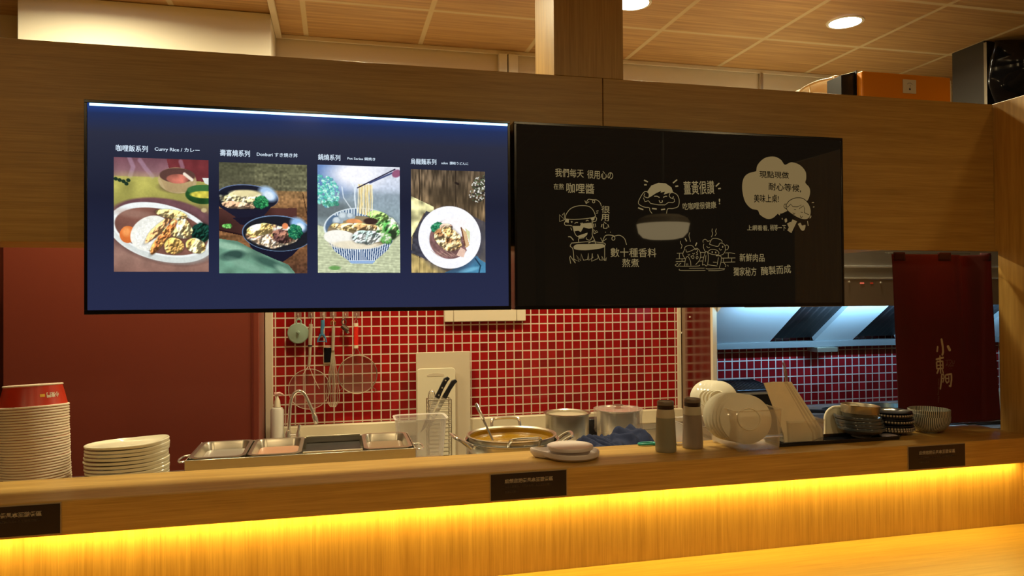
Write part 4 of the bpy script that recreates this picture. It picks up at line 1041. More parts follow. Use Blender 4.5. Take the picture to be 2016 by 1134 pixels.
def loft(b, rings, m=0, cap0=True, cap1=True):
    n_ = len(rings[0]); v = [p for r in rings for p in r]; fs = []
    for i in range(len(rings) - 1):
        for k in range(n_): fs.append((i * n_ + k, i * n_ + (k + 1) % n_, (i + 1) * n_ + (k + 1) % n_, (i + 1) * n_ + k))
    if cap0: fs.append(tuple(range(n_))[::-1])
    if cap1: fs.append(tuple((len(rings) - 1) * n_ + k for k in range(n_)))
    b.add(v, fs, m)


def pan(b, x0, x1, y0, y1, zt, depth, r=0.02, th=0.0015, flange=0.010, taper=0.012, m=0):
    def ring(i, z, rr): return [(x, y, z) for x, y in rrect(x0 + i, x1 - i, y0 + i, y1 - i, max(rr, 0.002))]
    loft(b, [ring(0, zt, r + flange * 0.4), ring(0.001, zt + 0.003, r), ring(flange, zt + 0.003, r), ring(flange + taper * 0.3, zt - 0.006, r),
             ring(flange + taper, zt - depth, r * 0.8), ring(flange + taper + 0.01, zt - depth - 0.002, r * 0.7)], m, cap0=False)
    loft(b, [ring(0, zt, r + flange * 0.4), ring(flange - 0.001, zt, r), ring(flange + taper - th, zt - depth - th, r * 0.8)], m, cap0=False, cap1=True)


xs = [TX0 + 0.006, PY(490, 890, 2.75)[0] + 0.003, PY(598, 880, 2.75)[0], PY(713, 875, 2.75)[0], TX1 - 0.006]
fill = [('pale grey sliced food', M['steel_soft']), ('pinkish sauce', mat('pinkish brown sauce', (0.40, 0.20, 0.12), 0.4)), None, ('brown sauce', mat('brown sauce', (0.22, 0.14, 0.08), 0.35))]
names = ['steel food pan at the left end of the food warmer', 'steel food pan holding pinkish sauce, second in the food warmer', 'dark empty well', 'steel food pan at the right end of the food warmer']
for i in range(4):
    if i == 2:
        b = MB(); b.box(xs[2] + 0.004, xs[3] - 0.004, TY0 + 0.014, TY1 - 0.014, TZ0 + 0.0325, TZ1 - 0.022)
        b.build('dark_well', M['black'], t)
        for y0, y1 in ((TY0 + 0.004, TY0 + 0.014), (TY1 - 0.012, TY1 - 0.004)): MB().box(xs[2] + 0.002, xs[3] - 0.002, y0, y1, TZ1 + 0.0005, TZ1 + 0.006).build('well_edge', M['steel_bright'], t, bevel=0.001)
        continue
    p_ = thing('food_pan', names[i], 'food pan', ((xs[i] + xs[i + 1]) / 2, 2.77, TZ1), 'pans in the food warmer')
    b = MB(); pan(b, xs[i] + 0.002, xs[i + 1] - 0.002, TY0 + 0.005, TY1 - 0.005, TZ1 + 0.0015, 0.040, r=0.028, flange=0.013)
    b.build('tray', M['steel'], p_, angle=50)
    b = MB(); b.poly([(x, y, TZ1 - 0.024) for x, y in rrect(xs[i] + 0.021, xs[i + 1] - 0.021, TY0 + 0.024, TY1 - 0.024, 0.018)])
    b.build('contents', fill[i][1], p_)

# ---- curry pot: inner pot standing in a wider pot, ladle inside
PC = (0.660, 2.755); RZ = 1.112
def pot_profile(R, H, th=0.003, lip=0.008):
    return [(0.0, 0.0), (R * 0.96, 0.0), (R, 0.012), (R, H - 0.004), (R + lip, H), (R + lip, H + 0.003), (R + lip * 0.3, H + 0.004), (R - th, H - 0.002), (R - th, 0.014), (R * 0.93, 0.004), (0.0, 0.004)]
def loop_handle(b, c, R, ang, z, w_=0.085, out=0.05, rise=0.03, r=0.006):
    a = math.radians(ang); d = np.array([math.cos(a), math.sin(a), 0]); s_ = np.array([-math.sin(a), math.cos(a), 0]); c = np.array([c[0], c[1], z])
    P = [c + d * R - s_ * w_ / 2, c + d * (R + out * 0.6) - s_ * w_ / 2 + [0, 0, rise * 0.7], c + d * (R + out) - s_ * w_ * 0.36 + [0, 0, rise], c + d * (R + out) + s_ * w_ * 0.36 + [0, 0, rise],
         c + d * (R + out * 0.6) + s_ * w_ / 2 + [0, 0, rise * 0.7], c + d * R + s_ * w_ / 2]
    b.tube(spline(P, 5), r, 10)
t = thing('stock_pot', 'wide steel pot with big loop handles, standing behind the ledge under the curry pot', 'pot', (PC[0], PC[1], 0.901))
MB().lathe(pot_profile(0.178, RZ - 0.018 - 0.901, lip=0.007), 64, (PC[0], PC[1], 0.901)).build('body', M['chrome'], t)
for ang in (184, 346):
    b = MB(); loop_handle(b, PC, 0.176, ang, RZ - 0.034, 0.11, 0.056, 0.042 if ang < 200 else 0.034, 0.0062); b.build('handle', M['chrome'], t)
t = thing('curry_pot', 'round steel pot full of ochre curry, nested in the wider pot', 'pot', (PC[0], PC[1], 0.935))
MB().lathe(pot_profile(0.166, RZ - 0.935, lip=0.009), 64, (PC[0], PC[1], 0.935)).build('body', M['steel'], t)
MB().lathe([(0.0, RZ - 0.030), (0.155, RZ - 0.030), (0.1625, RZ - 0.022), (0.1627, RZ - 0.008)], 64, (PC[0], PC[1], 0)).build('curry', M['curry'], t)
for ang in (272, 84):
    b = MB(); loop_handle(b, PC, 0.168, ang, RZ - 0.012, 0.115, 0.030, 0.030 if ang > 180 else 0.042, 0.0062); b.build('handle', M['chrome'], t)
t = thing('ladle', 'steel ladle leaning in the curry pot', 'ladle', (0.60, 2.75, RZ - 0.03))
p0 = PY(966, 858, 2.74); p1 = PY(937, 794, 2.80)
d_ = (p1 - p0)
b = MB(); b.tube([p0 - d_ * 0.15, p0 + d_ * 0.55], 0.0045, 8); b.tube([p0 + d_ * 0.5, p1 - d_ * 0.05, p1], [0.0068, 0.0068, 0.005], 10); b.build('handle', M['chrome'], t)
MB().lathe([(0.0, -0.028), (0.02, -0.024), (0.036, -0.006), (0.038, 0.004), (0.035, 0.004), (0.0, -0.022)], 24, tuple(p0 - d_ * 0.15 + [0.02, 0, -0.038])).build('bowl', M['steel'], t)

# ---- navy cloth in a heap, right of the pot
xa, xb_ = PY(1122, 870, 2.66)[0], PY(1272, 870, 2.66)[0]
hn = np.random.RandomState(5)
NX, NY = 70, 30; base = vnoise(NY, NX, 3, 6, hn); fine = vnoise(NY, NX, 7, 16, hn)
def cloth(u, v):
    j = int(round(v * (NY - 1))); i = int(round(u * (NX - 1)))
    env = min(1, math.sin(PI * min(max(v, 0), 1)) ** 0.5 * 1.15) * (min(1, u * 5) ** 0.8) * (min(1, (1 - u) * 7) ** 0.7)
    prof = 0.052 + 0.052 * u ** 1.6 + 0.016 * math.sin(u * 9)
    h = env * (prof + 0.028 * (base[j, i] - 0.5) + 0.022 * abs(math.sin(9 * u * PI + v * 6 + 6 * base[j, i])) * (0.3 + fine[j, i]) + 0.016 * abs(math.sin(14 * v + 9 * fine[j, i])) * base[j, i] - 0.012)
    x = xa + (xb_ - xa) * (u + 0.02 * math.sin(v * 9)); y = 2.51 + 0.26 * v + 0.01 * math.sin(u * 12)
    return (x, y, WZ + 0.0015 + max(h, 0.0))
tag(MB().surf(cloth, NX, NY).build('dish_cloth', M['navy_cloth'], None, loc=((xa + xb_) / 2, 2.62, WZ), solid=0.003, subd=1, angle=180),
    'crumpled navy blue cloth heaped behind the ledge, right of the curry pot', 'cloth')

# ---- scissors lying on the ledge
t = thing('scissors', 'teal handled kitchen scissors lying flat on the back of the ledge', 'scissors', (1.075, 2.47, LT))
p0 = PZ(1256, 873, LT + 0.006); p1 = PZ(1298, 878, LT + 0.006)
b = MB()
b.tube([p0 + [0.03 + 0.028 * math.cos(a) * 1.1, -0.010 + 0.014 * math.sin(a), 0] for a in np.linspace(0, 2 * PI, 25)[:-1]], 0.0045, 8, closed=True)
b.tube([p0 + [0.05, -0.020, 0], p0 + [0.13, -0.045, 0]], [0.006, 0.005], 8); b.build('handle', M['teal'], t)
b = MB(); q = p0 + [0.13, -0.045, 0]; b.prism([q + [0, -0.007, 0.001], q + [0.10, -0.012, 0.001], q + [0.0, 0.006, 0.001]], (0, 0, -0.003)); b.build('blade', M['chrome'], t)

# ================================================================== things standing on the ledge
# lilac grey spoon rest with a round lid lying on it
dx, dy = 0.772, 2.352
t = thing('spoon_rest', 'round lilac grey dish with a pointed spout, standing on the ledge by the curry pot', 'dish', (dx, dy, LT))
def drest(x, y, z, a):
    q = math.cos(a - math.radians(163)); k = max(0, q) ** 26; e = 1 + 0.50 * k
    return x * e, y * e, z + (0.007 * k if z > 0.004 else 0)
MB().lathe([(0.0, 0.0005), (0.072, 0.0005), (0.086, 0.003), (0.0935, 0.010), (0.094, 0.021), (0.092, 0.0245), (0.089, 0.0245), (0.083, 0.012), (0.0, 0.010)], 96, (dx, dy, LT), fn=drest).build('dish', M['white_melamine'], t)
t = thing('lid', 'flat round lilac grey lid lying on the spouted dish', 'lid', (dx - 0.002, dy, LT + 0.0125))
MB().lathe([(0.0, 0.0), (0.060, 0.0), (0.0660, 0.003), (0.072, 0.014), (0.0785, 0.0175), (0.0785, 0.0255), (0.077, 0.028), (0.073, 0.0285), (0.068, 0.0262), (0.0, 0.0262)], 64, (dx - 0.004, dy + 0.004, LT + 0.0125)).build('disc', M['white_melamine'], t)

# two squeeze bottles
for i, (bx, by, yt, body, lb) in enumerate(((1.118, 2.352, 787, 'grey_sauce', 'grey green squeeze bottle with a brown ringed cap, standing nearest the scissors'),
                                            (1.238, 2.385, 782, 'mauve_sauce', 'brownish grey squeeze bottle with a brown ringed cap, next to the white plate bin'))):
    H = 0.178; t = thing('squeeze_bottle', lb, 'bottle', (bx, by, LT), 'squeeze bottles on the ledge')
    c_ = (bx, by, LT + 0.0005)
    MB().lathe([(0.0, 0.0), (0.034, 0.0), (0.0365, 0.004), (0.0365, 0.02), (0.0335, 0.09), (0.0325, 0.118), (0.0, 0.118)], 40, c_).build('body', M[body], t)
    MB().lathe([(0.0, 0.1185), (0.0325, 0.1185), (0.031, 0.138), (0.029, 0.148), (0.0, 0.148)], 40, c_).build('shoulder', M['milky'], t)
    MB().lathe([(0.0, 0.1485), (0.0290, 0.1485), (0.0290, 0.1615), (0.0, 0.1615)], 40, c_).build('ring', M['brown_cap'], t)
    MB().lathe([(0.0, 0.162), (0.0290, 0.162), (0.0290, 0.172), (0.0275, 0.1755), (0.0235, 0.1755), (0.0225, 0.173), (0.0, 0.173)], 40, c_).build('cap', M['grey_cap'], t)

# clear bin with big white plates on edge
BX0, BX1, BY0, BY1, BH = 1.345, 1.525, 2.262, 2.47, 0.142
def open_box(b, x0, x1, y0, y1, z0, z1, th=0.002, r=0.012, flare=0.006, lip=0.005):
    def ring(o, z, rr): return [(x, y, z) for x, y in rrect(x0 - o, x1 + o, y0 - o, y1 + o, rr)]
    loft(b, [ring(-flare - 0.003, z0, r), ring(-flare, z0 + 0.004, r), ring(0, z1 - 0.004, r), ring(lip, z1, r + lip), ring(lip - 0.001, z1 + 0.0015, r + lip), ring(-th, z1 - 0.002, r - th),
             ring(-flare - th, z0 + 0.005, r - th), ring(-flare - th - 0.003, z0 + 0.003, r - th)], cap0=True, cap1=True)
t = thing('plastic_bin', 'clear plastic bin on the ledge holding large white plates on edge', 'bin', ((BX0 + BX1) / 2, 2.36, LT))
b = MB(); open_box(b, BX0, BX1, BY0, BY1, LT + 0.006, LT + BH, r=0.018); b.build('tub', M['clear'], t)
for x, y in ((BX0 + 0.03, BY0 + 0.02), (BX1 - 0.03, BY0 + 0.02), (BX0 + 0.03, BY1 - 0.02), (BX1 - 0.03, BY1 - 0.02)):
    MB().box(x - 0.02, x + 0.02, y - 0.006, y + 0.006, LT + 0.0003, LT + 0.0055).build('foot', M['clear'], t, bevel=0.001)


def dish_on_edge(R, depth, n=56):
    """shallow dish, axis along +Y (its back towards -Y)"""
    b = MB(); prof = [(0.0, -depth), (R * 0.40, -depth), (R * 0.41, -depth - 0.004), (R * 0.45, -depth - 0.004), (R * 0.47, -depth * 0.97), (R * 0.75, -depth * 0.62), (R * 0.97, -0.002), (R, 0.0), (R * 0.985, 0.003), (R * 0.76, -depth * 0.55), (R * 0.45, -depth * 0.86), (0.0, -depth * 0.88)]
    b.T = Matrix.Rotation(math.radians(-90), 4, 'X'); b.lathe(prof, n); return b
pr = dish_on_edge(0.094, 0.030).build('plate', M['porcelain'], None, loc=(0, 0, 0)); tag(pr, cat='plate', group='large white plates in the clear bin')
base_c = PY(1466, 800, 2.345)
for i in range(6):
    o = pr if i == 0 else pr.copy()
    if i: C.objects.link(o)
    o.rotation_euler = (math.radians(-10), 0, math.radians(-9)); o.scale = (1.0, 1, 0.93)
    o.location = (base_c[0] - 0.006 + 0.001 * i - 0.0062 * i, 2.328 + 0.0155 * i, LT + 0.0125 + 0.090)
    o.name = 'plate'
    o['label'] = 'large white plate on edge in the clear bin, nearest the viewer, its whole back showing' if i == 0 else '%s large white plate from the front in the clear bin, its rim showing behind' % nth(i)
# smaller white plates on edge behind, in a cloudy box on the worktop
t = thing('plastic_box', 'cloudy plastic box behind the squeeze bottles and the clear bin', 'box', (1.44, 2.63, WZ))
QX0, QX1 = PY(1345, 850, 2.60)[0], PY(1440, 850, 2.60)[0]
b = MB(); open_box(b, QX0, QX1, 2.53, 2.75, WZ + 0.001, WZ + 0.118, r=0.02); b.build('tub', M['cloudy'], t)
tag(MB().box(QX0 + 0.02, QX0 + 0.055, 2.56, 2.70, WZ + 0.007, WZ + 0.05).build('sauce_packets', mat('reddish sachets', (0.42, 0.12, 0.06), 0.4, var=0.4, scale=60), None, loc=(QX0 + 0.04, 2.63, WZ), bevel=0.006),
    'reddish sachets lying in the cloudy plastic box behind the bottles', 'sachets')
pr = dish_on_edge(0.072, 0.022).build('plate', M['porcelain'], None, loc=(0, 0, 0)); tag(pr, cat='plate', group='small white plates in the cloudy box')
bc = PY(1400, 784, 2.62)
for i in range(4):
    o = pr if i == 0 else pr.copy()
    if i: C.objects.link(o)
    o.rotation_euler = (math.radians(-8), 0, math.radians(-38)); o.location = (bc[0] + 0.014 - 0.0085 * i, 2.585 + 0.012 * i, max(bc[2], WZ + 0.0085 + 0.072)); o.name = 'plate'
    o['label'] = 'small white plate on edge behind the squeeze bottles, foremost of its row' if i == 0 else 'small white plate on edge behind the squeeze bottles, %s from the front of its row' % nth(i)

# black serving tray
t = thing('serving_tray', 'thin black tray lying along the front of the ledge under bowls and bag holder', 'tray', (1.80, 2.35, LT))
RX0, RX1, RY0, RY1 = 1.530, 2.052, 2.300, 2.410
b = MB(); pan(b, RX0, RX1, RY0, RY1, LT + 0.012, 0.0095, r=0.012, flange=0.004, taper=0.003)
b.build('tray', M['black_gloss'], t)
TF = LT + 0.0040

# bag holder: clear box with paper bags and tongs
HX0, HX1, HY0, HY1 = 1.585, 1.712, 2.318, 2.395
t = thing('bag_holder', 'low clear plastic box on the black tray holding paper bags', 'box', ((HX0 + HX1) / 2, 2.355, TF))
b = MB(); open_box(b, HX0 - 0.004, HX1 + 0.025, HY0, HY1 + 0.002, TF + 0.0005, TF + 0.082, r=0.012, flare=0.004, lip=0.002); b.build('tub', M['clear'], t)
for i in range(7):
    y = 2.330 + 0.0082 * i; o_ = 0
    P0, P1, P2, P3 = PY(1538 + 2 * i, 862, y), PY(1599 + 3.4 * i, 862, y), PY(1543 + 2.6 * i, 752 + (i * 7 % 3), y), PY(1504 + 3 * i, 754, y)
    bw = P1[0] - P0[0] - 0.012; x0 = P0[0] + 0.013
    tl, tr_ = P3[0] + o_ * 1.0, P2[0] + o_ * 0.8
    z0 = TF + 0.006; zt = P2[2] - 0.002 * (i % 3)
    outline = [(x0, y, z0), (x0 + bw, y, z0), (x0 + bw * 0.985, y, z0 + 0.03), (tr_, y, zt), (tr_ - (tr_ - tl) * 0.5, y, zt + 0.0015), (tl, y, zt - 0.001), (x0 - 0.012, y, z0 + 0.055), (x0 - 0.003, y, z0 + 0.03)]
    o = MB().prism(outline, (0, 0.0048, 0)).build('paper_bag', M['kraft2' if i % 2 else 'kraft'], None, loc=(x0 + bw / 2, y, z0), bevel=0.0012)
    tag(o, 'pale paper bag standing in the clear box, nearest the viewer' if i == 0 else '%s pale paper bag from the front in the clear box' % nth(i), 'paper bag', 'paper bags in the clear box')
t = thing('tongs', 'slim steel tongs with gold shank standing up out of the paper bags', 'tongs', tuple(PY(1548, 755, 2.40)))
for k, (xa_, xb2) in enumerate(((1540, 1548), (1543.5, 1551))):
    b = MB(); b.tube([PY(xb2, 765, 2.3905), PY(xb2 - 1, 748, 2.3905), PY(xb2 - 3, 730, 2.3905)], [0.0022, 0.0022, 0.002], 8); b.build('shank', M['brass'], t)
    b = MB(); b.tube([PY(xb2 - 3, 730, 2.3905), PY(xa_, 712, 2.3905)], [0.002, 0.0014], 8); b.build('tip', M['chrome'], t)

# white rounded bookend stand behind the bowls
t = thing('plate_stand', 'white plastic stand with a rounded back, between bag holder and slate bowls', 'stand', (1.83, 2.44, LT))
x0, x1 = PY(1621, 850, 2.45)[0], PY(1668, 850, 2.45)[0] + 0.06; zt = PY(1650, 800, 2.45)[2]
out = [(x0, 2.44, LT + 0.0005), (x1, 2.44, LT + 0.0005), (x1, 2.44, zt)] + [(x0 + 0.045 + 0.045 * math.cos(a), 2.44, zt - 0.045 + 0.045 * math.sin(a)) for a in np.radians(np.linspace(90, 172, 9))]
MB().prism(out, (0, 0.004, 0)).build('back', M['porcelain'], t, bevel=0.001)
rim = [np.array(p) + [0, 0.0, 0] for p in out[2:]] + [np.array((x0, 2.44, LT + 0.002))]
MB().tube([tuple(p) for p in rim], 0.005, 8).build('edge', M['porcelain'], t)

# slate bowls on the tray, a brass coloured bowl on top
def bowl_prof(R, H, foot=0.45, th=0.003):
    pts = [(0.0, 0.004), (R * foot * 0.9, 0.004), (R * foot * 0.92, 0.0), (R * foot, 0.0), (R * foot, 0.006)]
    for i in range(1, 9):
        k = i / 8; pts.append((R * (foot + (1 - foot) * math.sin(k * PI / 2)), 0.006 + (H - 0.006) * (1 - math.cos(k * PI / 2)) ** 1.0))
    pts.append((R - th * 0.5, H + 0.0012))
    for i in range(8, 0, -1):
        k = i / 8; pts.append((max(0, R * (foot + (1 - foot) * math.sin(k * PI / 2)) - th), 0.006 + th + (H - 0.006 - th) * (1 - math.cos(k * PI / 2))))
    pts.append((0.0, 0.006 + th)); return pts
def saucer_prof(R, H, foot=0.42, th=0.003):
    return [(0.0, 0.003), (R * foot * 0.9, 0.003), (R * foot * 0.95, 0.0), (R * foot, 0.0), (R * foot, 0.004), (R * 0.8, H * 0.55), (R * 0.97, H * 0.86), (R, H), (R * 0.985, H + 0.0015), (R * 0.9, H * 0.85), (R * 0.5, 0.0075), (0.0, 0.0065)]
sb = thing('bowl', 'x', 'bowl', (0, 0, 0), 'slate glazed bowls under the brass bowl'); RS = 0.0845
b = MB(); pf = saucer_prof(RS, 0.034); b.lathe(pf[:7], 48)
b.build('underside', M['slate_side'], sb, world=False)
b = MB(); b.lathe([(RS * 0.955, 0.0285), (RS * 0.985, 0.029), (RS * 1.0, 0.033), (RS * 1.0, 0.0385), (RS * 0.985, 0.0405), (RS * 0.955, 0.039), (RS * 0.7, 0.020), (RS * 0.4, 0.0095), (0, 0.009)], 48)
b.build('glazed_rim', M['slate_glaze'], sb, world=False)
sx_, sy_ = 1.925, 2.380
off = [(0.010, 0.0), (0.004, 0.001), (0.0, -0.001), (-0.006, 0.001)]
lbs = ['slate glazed bowl at the bottom of the stack on the black tray', 'second slate glazed bowl from the bottom of the stack on the tray', 'third slate glazed bowl from the bottom of the stack on the tray', 'topmost slate glazed bowl of the stack, carrying the brass bowl']
for i in range(4):
    o = sb if i == 0 else copy_tree(sb)
    o.location = (sx_ + off[i][0], sy_ + off[i][1], TF + 0.0005 + 0.0132 * i); o.rotation_euler = (0, math.radians((1.0, 2, 1, 3.5)[i]), 0); o['label'] = lbs[i]
t = thing('brass_bowl', 'brass coloured metal bowl tilted on the slate bowl stack', 'bowl', (sx_ + 0.004, sy_, TF + 0.0132 * 3 + 0.0110))
b = MB(); R = 0.068
b.lathe([(r_, z_ * 1.26) for r_, z_ in [(0.0, 0.0), (R * 0.62, 0.0), (R * 0.74, 0.004), (R * 0.88, 0.018), (R * 0.93, 0.030), (R * 0.985, 0.0315), (R * 0.985, 0.034), (R, 0.052), (R * 1.02, 0.0545), (R * 1.0, 0.056), (R * 0.975, 0.052), (R * 0.95, 0.034), (R * 0.86, 0.018), (R * 0.6, 0.003), (0.0, 0.0025)]], 56)
b.build('body', M['brass'], t, world=False); t.rotation_euler = (0, math.radians(3.5), 0)
# lilac lid edge peeping out between
tag(MB().lathe([(0.0, 0.0), (0.028, 0.0), (0.033, 0.004), (0.033, 0.007), (0.026, 0.009), (0.0, 0.011)], 32, (2.025, 2.340, TF + 0.0003)).build('small_lid', mat('lilac plastic', (0.45, 0.42, 0.50), 0.35), None, loc=(2.025, 2.340, TF)),
    'small lilac lid lying on the black tray, right of the slate bowls', 'lid')

# black dishes with beaded white rims
kb = thing('dish', 'x', 'dish', (0, 0, 0), 'black dishes in the middle stack'); RK = 0.078
b = MB(); pf = saucer_prof(RK, 0.024); b.lathe(pf, 48); b.build('body', M['black_glaze'], kb, world=False)
bead_m = stripe_mat('white beaded rim on black', (0.02, 0.018, 0.016), (0.42, 0.36, 0.28), 46, 0.35, -0.2)
bx, by = 2.098, 2.405
lay = [(0, 1), (1, 1), (2, 0), (3, 0), (4, 1), (5, 0), (6, 0), (7, 1), (8, 0)]
kn = thing('dish', 'x', 'dish', (0, 0, 0), 'black dishes in the middle stack')
b = MB(); b.lathe(pf, 48); b.build('body', M['black_glaze'], kn, world=False)
b = MB(); b.lathe([(RK * 0.93, 0.0165), (RK * 1.012, 0.0205), (RK * 1.014, 0.0238), (RK * 0.99, 0.0262)], 96); b.build('beaded_rim', bead_m, kn, world=False)
usedk = usedn = False
for i, beaded in lay:
    src = kn if beaded else kb
    first = not (usedn if beaded else usedk)
    o = src if first else copy_tree(src)
    if beaded: usedn = True
    else: usedk = True
    o.location = (bx + random.uniform(-0.003, 0.003) - 0.0008 * i, by + random.uniform(-0.002, 0.002), LT + 0.0005 + 0.0083 * i)
    o['label'] = ('black beaded rim dish, ' if beaded else 'plain black dish, ') + {0: 'lowest of the stack left of the striped bowls', 8: 'topmost of the stack left of the striped bowls'}.get(i, '%s from the bottom of the stack left of the striped bowls' % nth(i))

# striped bowls
st_in = stripe_mat('navy and cream striped glaze', (0.03, 0.04, 0.045), (0.50, 0.47, 0.36), 70, 0.15, -0.15)
zb = thing('striped_bowl', 'x', 'bowl', (0, 0, 0), 'striped bowls at the right end')
RB = 0.0755
b = MB(); b.lathe(bowl_prof(RB, 0.067, 0.38), 96); b.build('body', st_in, zb, world=False)
zx, zy = 2.262, 2.398
for i in range(3):
    o = zb if i == 0 else copy_tree(zb)
    o.location = (zx + (0, -0.001, 0.0)[i], zy, LT + 0.0005 + (0, 0.011, 0.0235)[i]); o.rotation_euler = (0, 0, 0.07 * i)
    o['label'] = ('striped cream and navy bowl standing on the ledge by the curtain, lowest of three', 'middle one of the three nested striped bowls by the curtain', 'topmost of the three nested striped bowls, its striped inside showing')[i]

# ================================================================== maroon curtain
CYc = 2.50
x0t, x1t = PY(1755, 492, CYc)[0], PY(1951, 496, CYc)[0]; x0b, x1b = PY(1768, 850, CYc)[0] , PY(1974, 834, CYc)[0]
ztop = 1.812; zbot = LT + 0.003
t = thing('curtain', 'maroon fabric curtain with beige lettering hanging under the fascia at the right', 'curtain', ((x0t + x1t) / 2, CYc, ztop))
def cpos(u, v, off=0.0):
    """u across, v down; soft folds that grow on the right side"""
    x = (x0t + (x0b - x0t) * v ** 0.8) * (1 - u) + (x1t + (x1b - x1t) * v ** 1.3) * u
    z = ztop - 0.003 + (zbot - ztop + 0.009) * v
    sag = 0.004 * math.exp(-((u - 0.72) / 0.1) ** 2) * (1 - v)
    f = 0.016 * math.exp(-((u - (0.64 + 0.06 * v)) / 0.030) ** 2) * max(0, 1 - v * 1.25) ** 0.7
    f += 0.020 * math.exp(-((u - (0.92 - 0.22 * v)) / 0.055) ** 2) * max(0, 1 - v * 1.2) ** 0.6
    f += -0.022 * math.exp(-((u - 0.77) / 0.07) ** 2) * max(0, 1 - v * 1.7)
    f += 0.006 * math.sin(u * 9 + 1) * v + 0.004 * math.sin(u * 17) * (0.3 + v)
    return (x, CYc - f + off + 0.0, z - sag)
b = MB(); b.surf(lambda u, v: cpos(u, v), 120, 80)
m_, n, l, p = new_mat('maroon curtain fabric')
p.inputs['Base Color'].default_value = (0.045, 0.004, 0.005, 1); p.inputs['Roughness'].default_value = 0.9
tr = n.new('ShaderNodeBsdfTranslucent'); tr.inputs[0].default_value = (0.55, 0.045, 0.012, 1); mx = n.new('ShaderNodeMixShader'); mx.inputs[0].default_value = 0.17
l.new(p.outputs[0], mx.inputs[1]); l.new(tr.outputs[0], mx.inputs[2]); l.new(mx.outputs[0], n['Material Output'].inputs['Surface'])
b.build('fabric', m_, t, solid=0.0009, angle=180)
for u0, u1 in ((0.02, 0.13), (0.455, 0.585), (0.885, 0.995)):
    b = MB()
    def tabf(a, v, s_):
        p_ = cpos(u0 + (u1 - u0) * a, 0.0); return (p_[0], p_[1] + s_, p_[2] + 0.0095 + 0.002 * v * 0 if v > 0.5 else p_[2] - 0.02 * (1 - v) )
    P = []
    for s_ in (-0.0014, 0.0014):
        b.surf(lambda a, v: (cpos(u0 + (u1 - u0) * a, 0)[0], CYc + (s_ + (cpos(u0 + (u1 - u0) * a, 0.03)[1] - CYc) * (1 - v)), ztop - 0.03 + (0.0345) * v), 8, 4)
    b.build('tab', m_, t, solid=0.0006, angle=180)
# rod under the fascia (between fabric tabs)
MB().tube([(x0t - 0.03, CYc, 1.8125), (XS - 0.003, CYc, 1.8125)], 0.0012, 8).build('rod', M['charcoal'], t)
# lettering, laid onto the cloth
def on_cloth(px, py):
    q = PY(px, py, CYc - 0.004); v = min(max((ztop - 0.003 - q[2]) / (ztop - 0.003 - zbot), 0), 1)
    xl = x0t + (x0b - x0t) * v ** 0.8; xr = x1t + (x1b - x1t) * v ** 1.3; u = (q[0] - xl) / (xr - xl)
    r_ = cpos(u, v); return (q[0], r_[1] - 0.0012, q[2])
def cstroke(b, pts, wd, m=0):
    P = []
    for k in range(len(pts) - 1):
        for j in range(4): P.append((pts[k][0] + (pts[k + 1][0] - pts[k][0]) * j / 4, pts[k][1] + (pts[k + 1][1] - pts[k][1]) * j / 4))
    P.append(pts[-1]); P = [np.array(on_cloth(1820 + x / 7.56, 650 + y / 7.56)) for x, y in P]
    wd = wd * 1.3
    ribbon(b, P, wd, m)
    for q in (P[0], P[-1]): b.poly([(q[0] + wd / 2 * math.cos(a), q[1], q[2] + wd / 2 * math.sin(a)) for a in np.linspace(0, 2 * PI, 11)[:-1]][::-1], m)
for nm, ss, ws, mm in (('character_small', [[(262, 140), (280, 250), (285, 330), (275, 365)], [(208, 250), (202, 315)], [(358, 245), (385, 295)]], [0.0075, 0.006, 0.0095], 'curtain_print'),
                       ('character_east', [[(195, 435), (285, 410)], [(240, 385), (245, 480), (252, 640)], [(205, 470), (280, 462), (285, 570), (200, 575), (196, 480)], [(205, 525), (280, 520)], [(220, 595), (205, 640)], [(275, 590), (288, 635)]], [0.0065, 0.0048, 0.0052, 0.0036, 0.006, 0.0045], 'curtain_print'),
                       ('character_gate', [[(268, 660), (262, 760), (250, 875)], [(268, 660), (290, 655), (302, 700), (285, 775)], [(268, 720), (298, 718)], [(320, 670), (325, 760), (345, 788)], [(340, 665), (410, 652), (412, 740), (398, 840), (380, 830)], [(330, 722), (372, 718)], [(340, 780), (372, 770), (370, 690)]], [0.0055, 0.004, 0.0035, 0.0045, 0.006, 0.0035, 0.0038], 'curtain_print')):
    b = MB()
    for s_, w_ in zip(ss, ws): cstroke(b, s_, w_)
    b.build(nm, M[mm], t, smooth=False)
b = MB()
for s_ in ([(320, 450), (385, 445)], [(345, 450), (345, 490), (325, 530)], [(385, 460), (400, 440), (415, 470), (400, 500), (388, 480)], [(425, 455), (432, 500), (455, 495), (462, 455)], [(330, 530), (350, 500), (365, 545)], [(375, 540), (388, 505), (400, 545)], [(410, 545), (415, 515), (438, 545), (435, 510)], [(385, 572), (392, 578)], [(412, 572), (418, 576)]):
    cstroke(b, s_, 0.0012)
b.build('tiny_animal_mark', M['curtain_faint'], t, smooth=False)
b = MB(); co, fs = text_mesh('Xiao Dong Men', 0.0); lo, hi = co.min(0), co.max(0)
P = []
for q in co:
    k = (q[0] - lo[0]) / (hi[0] - lo[0]); h = (q[1] - lo[1]) / (hi[1] - lo[1]); P.append(on_cloth(1848.0 + 3.2 * h, 745 + 48 * k))
b.add(P, fs); b.build('small_text', M['curtain_faint'], t, smooth=False)

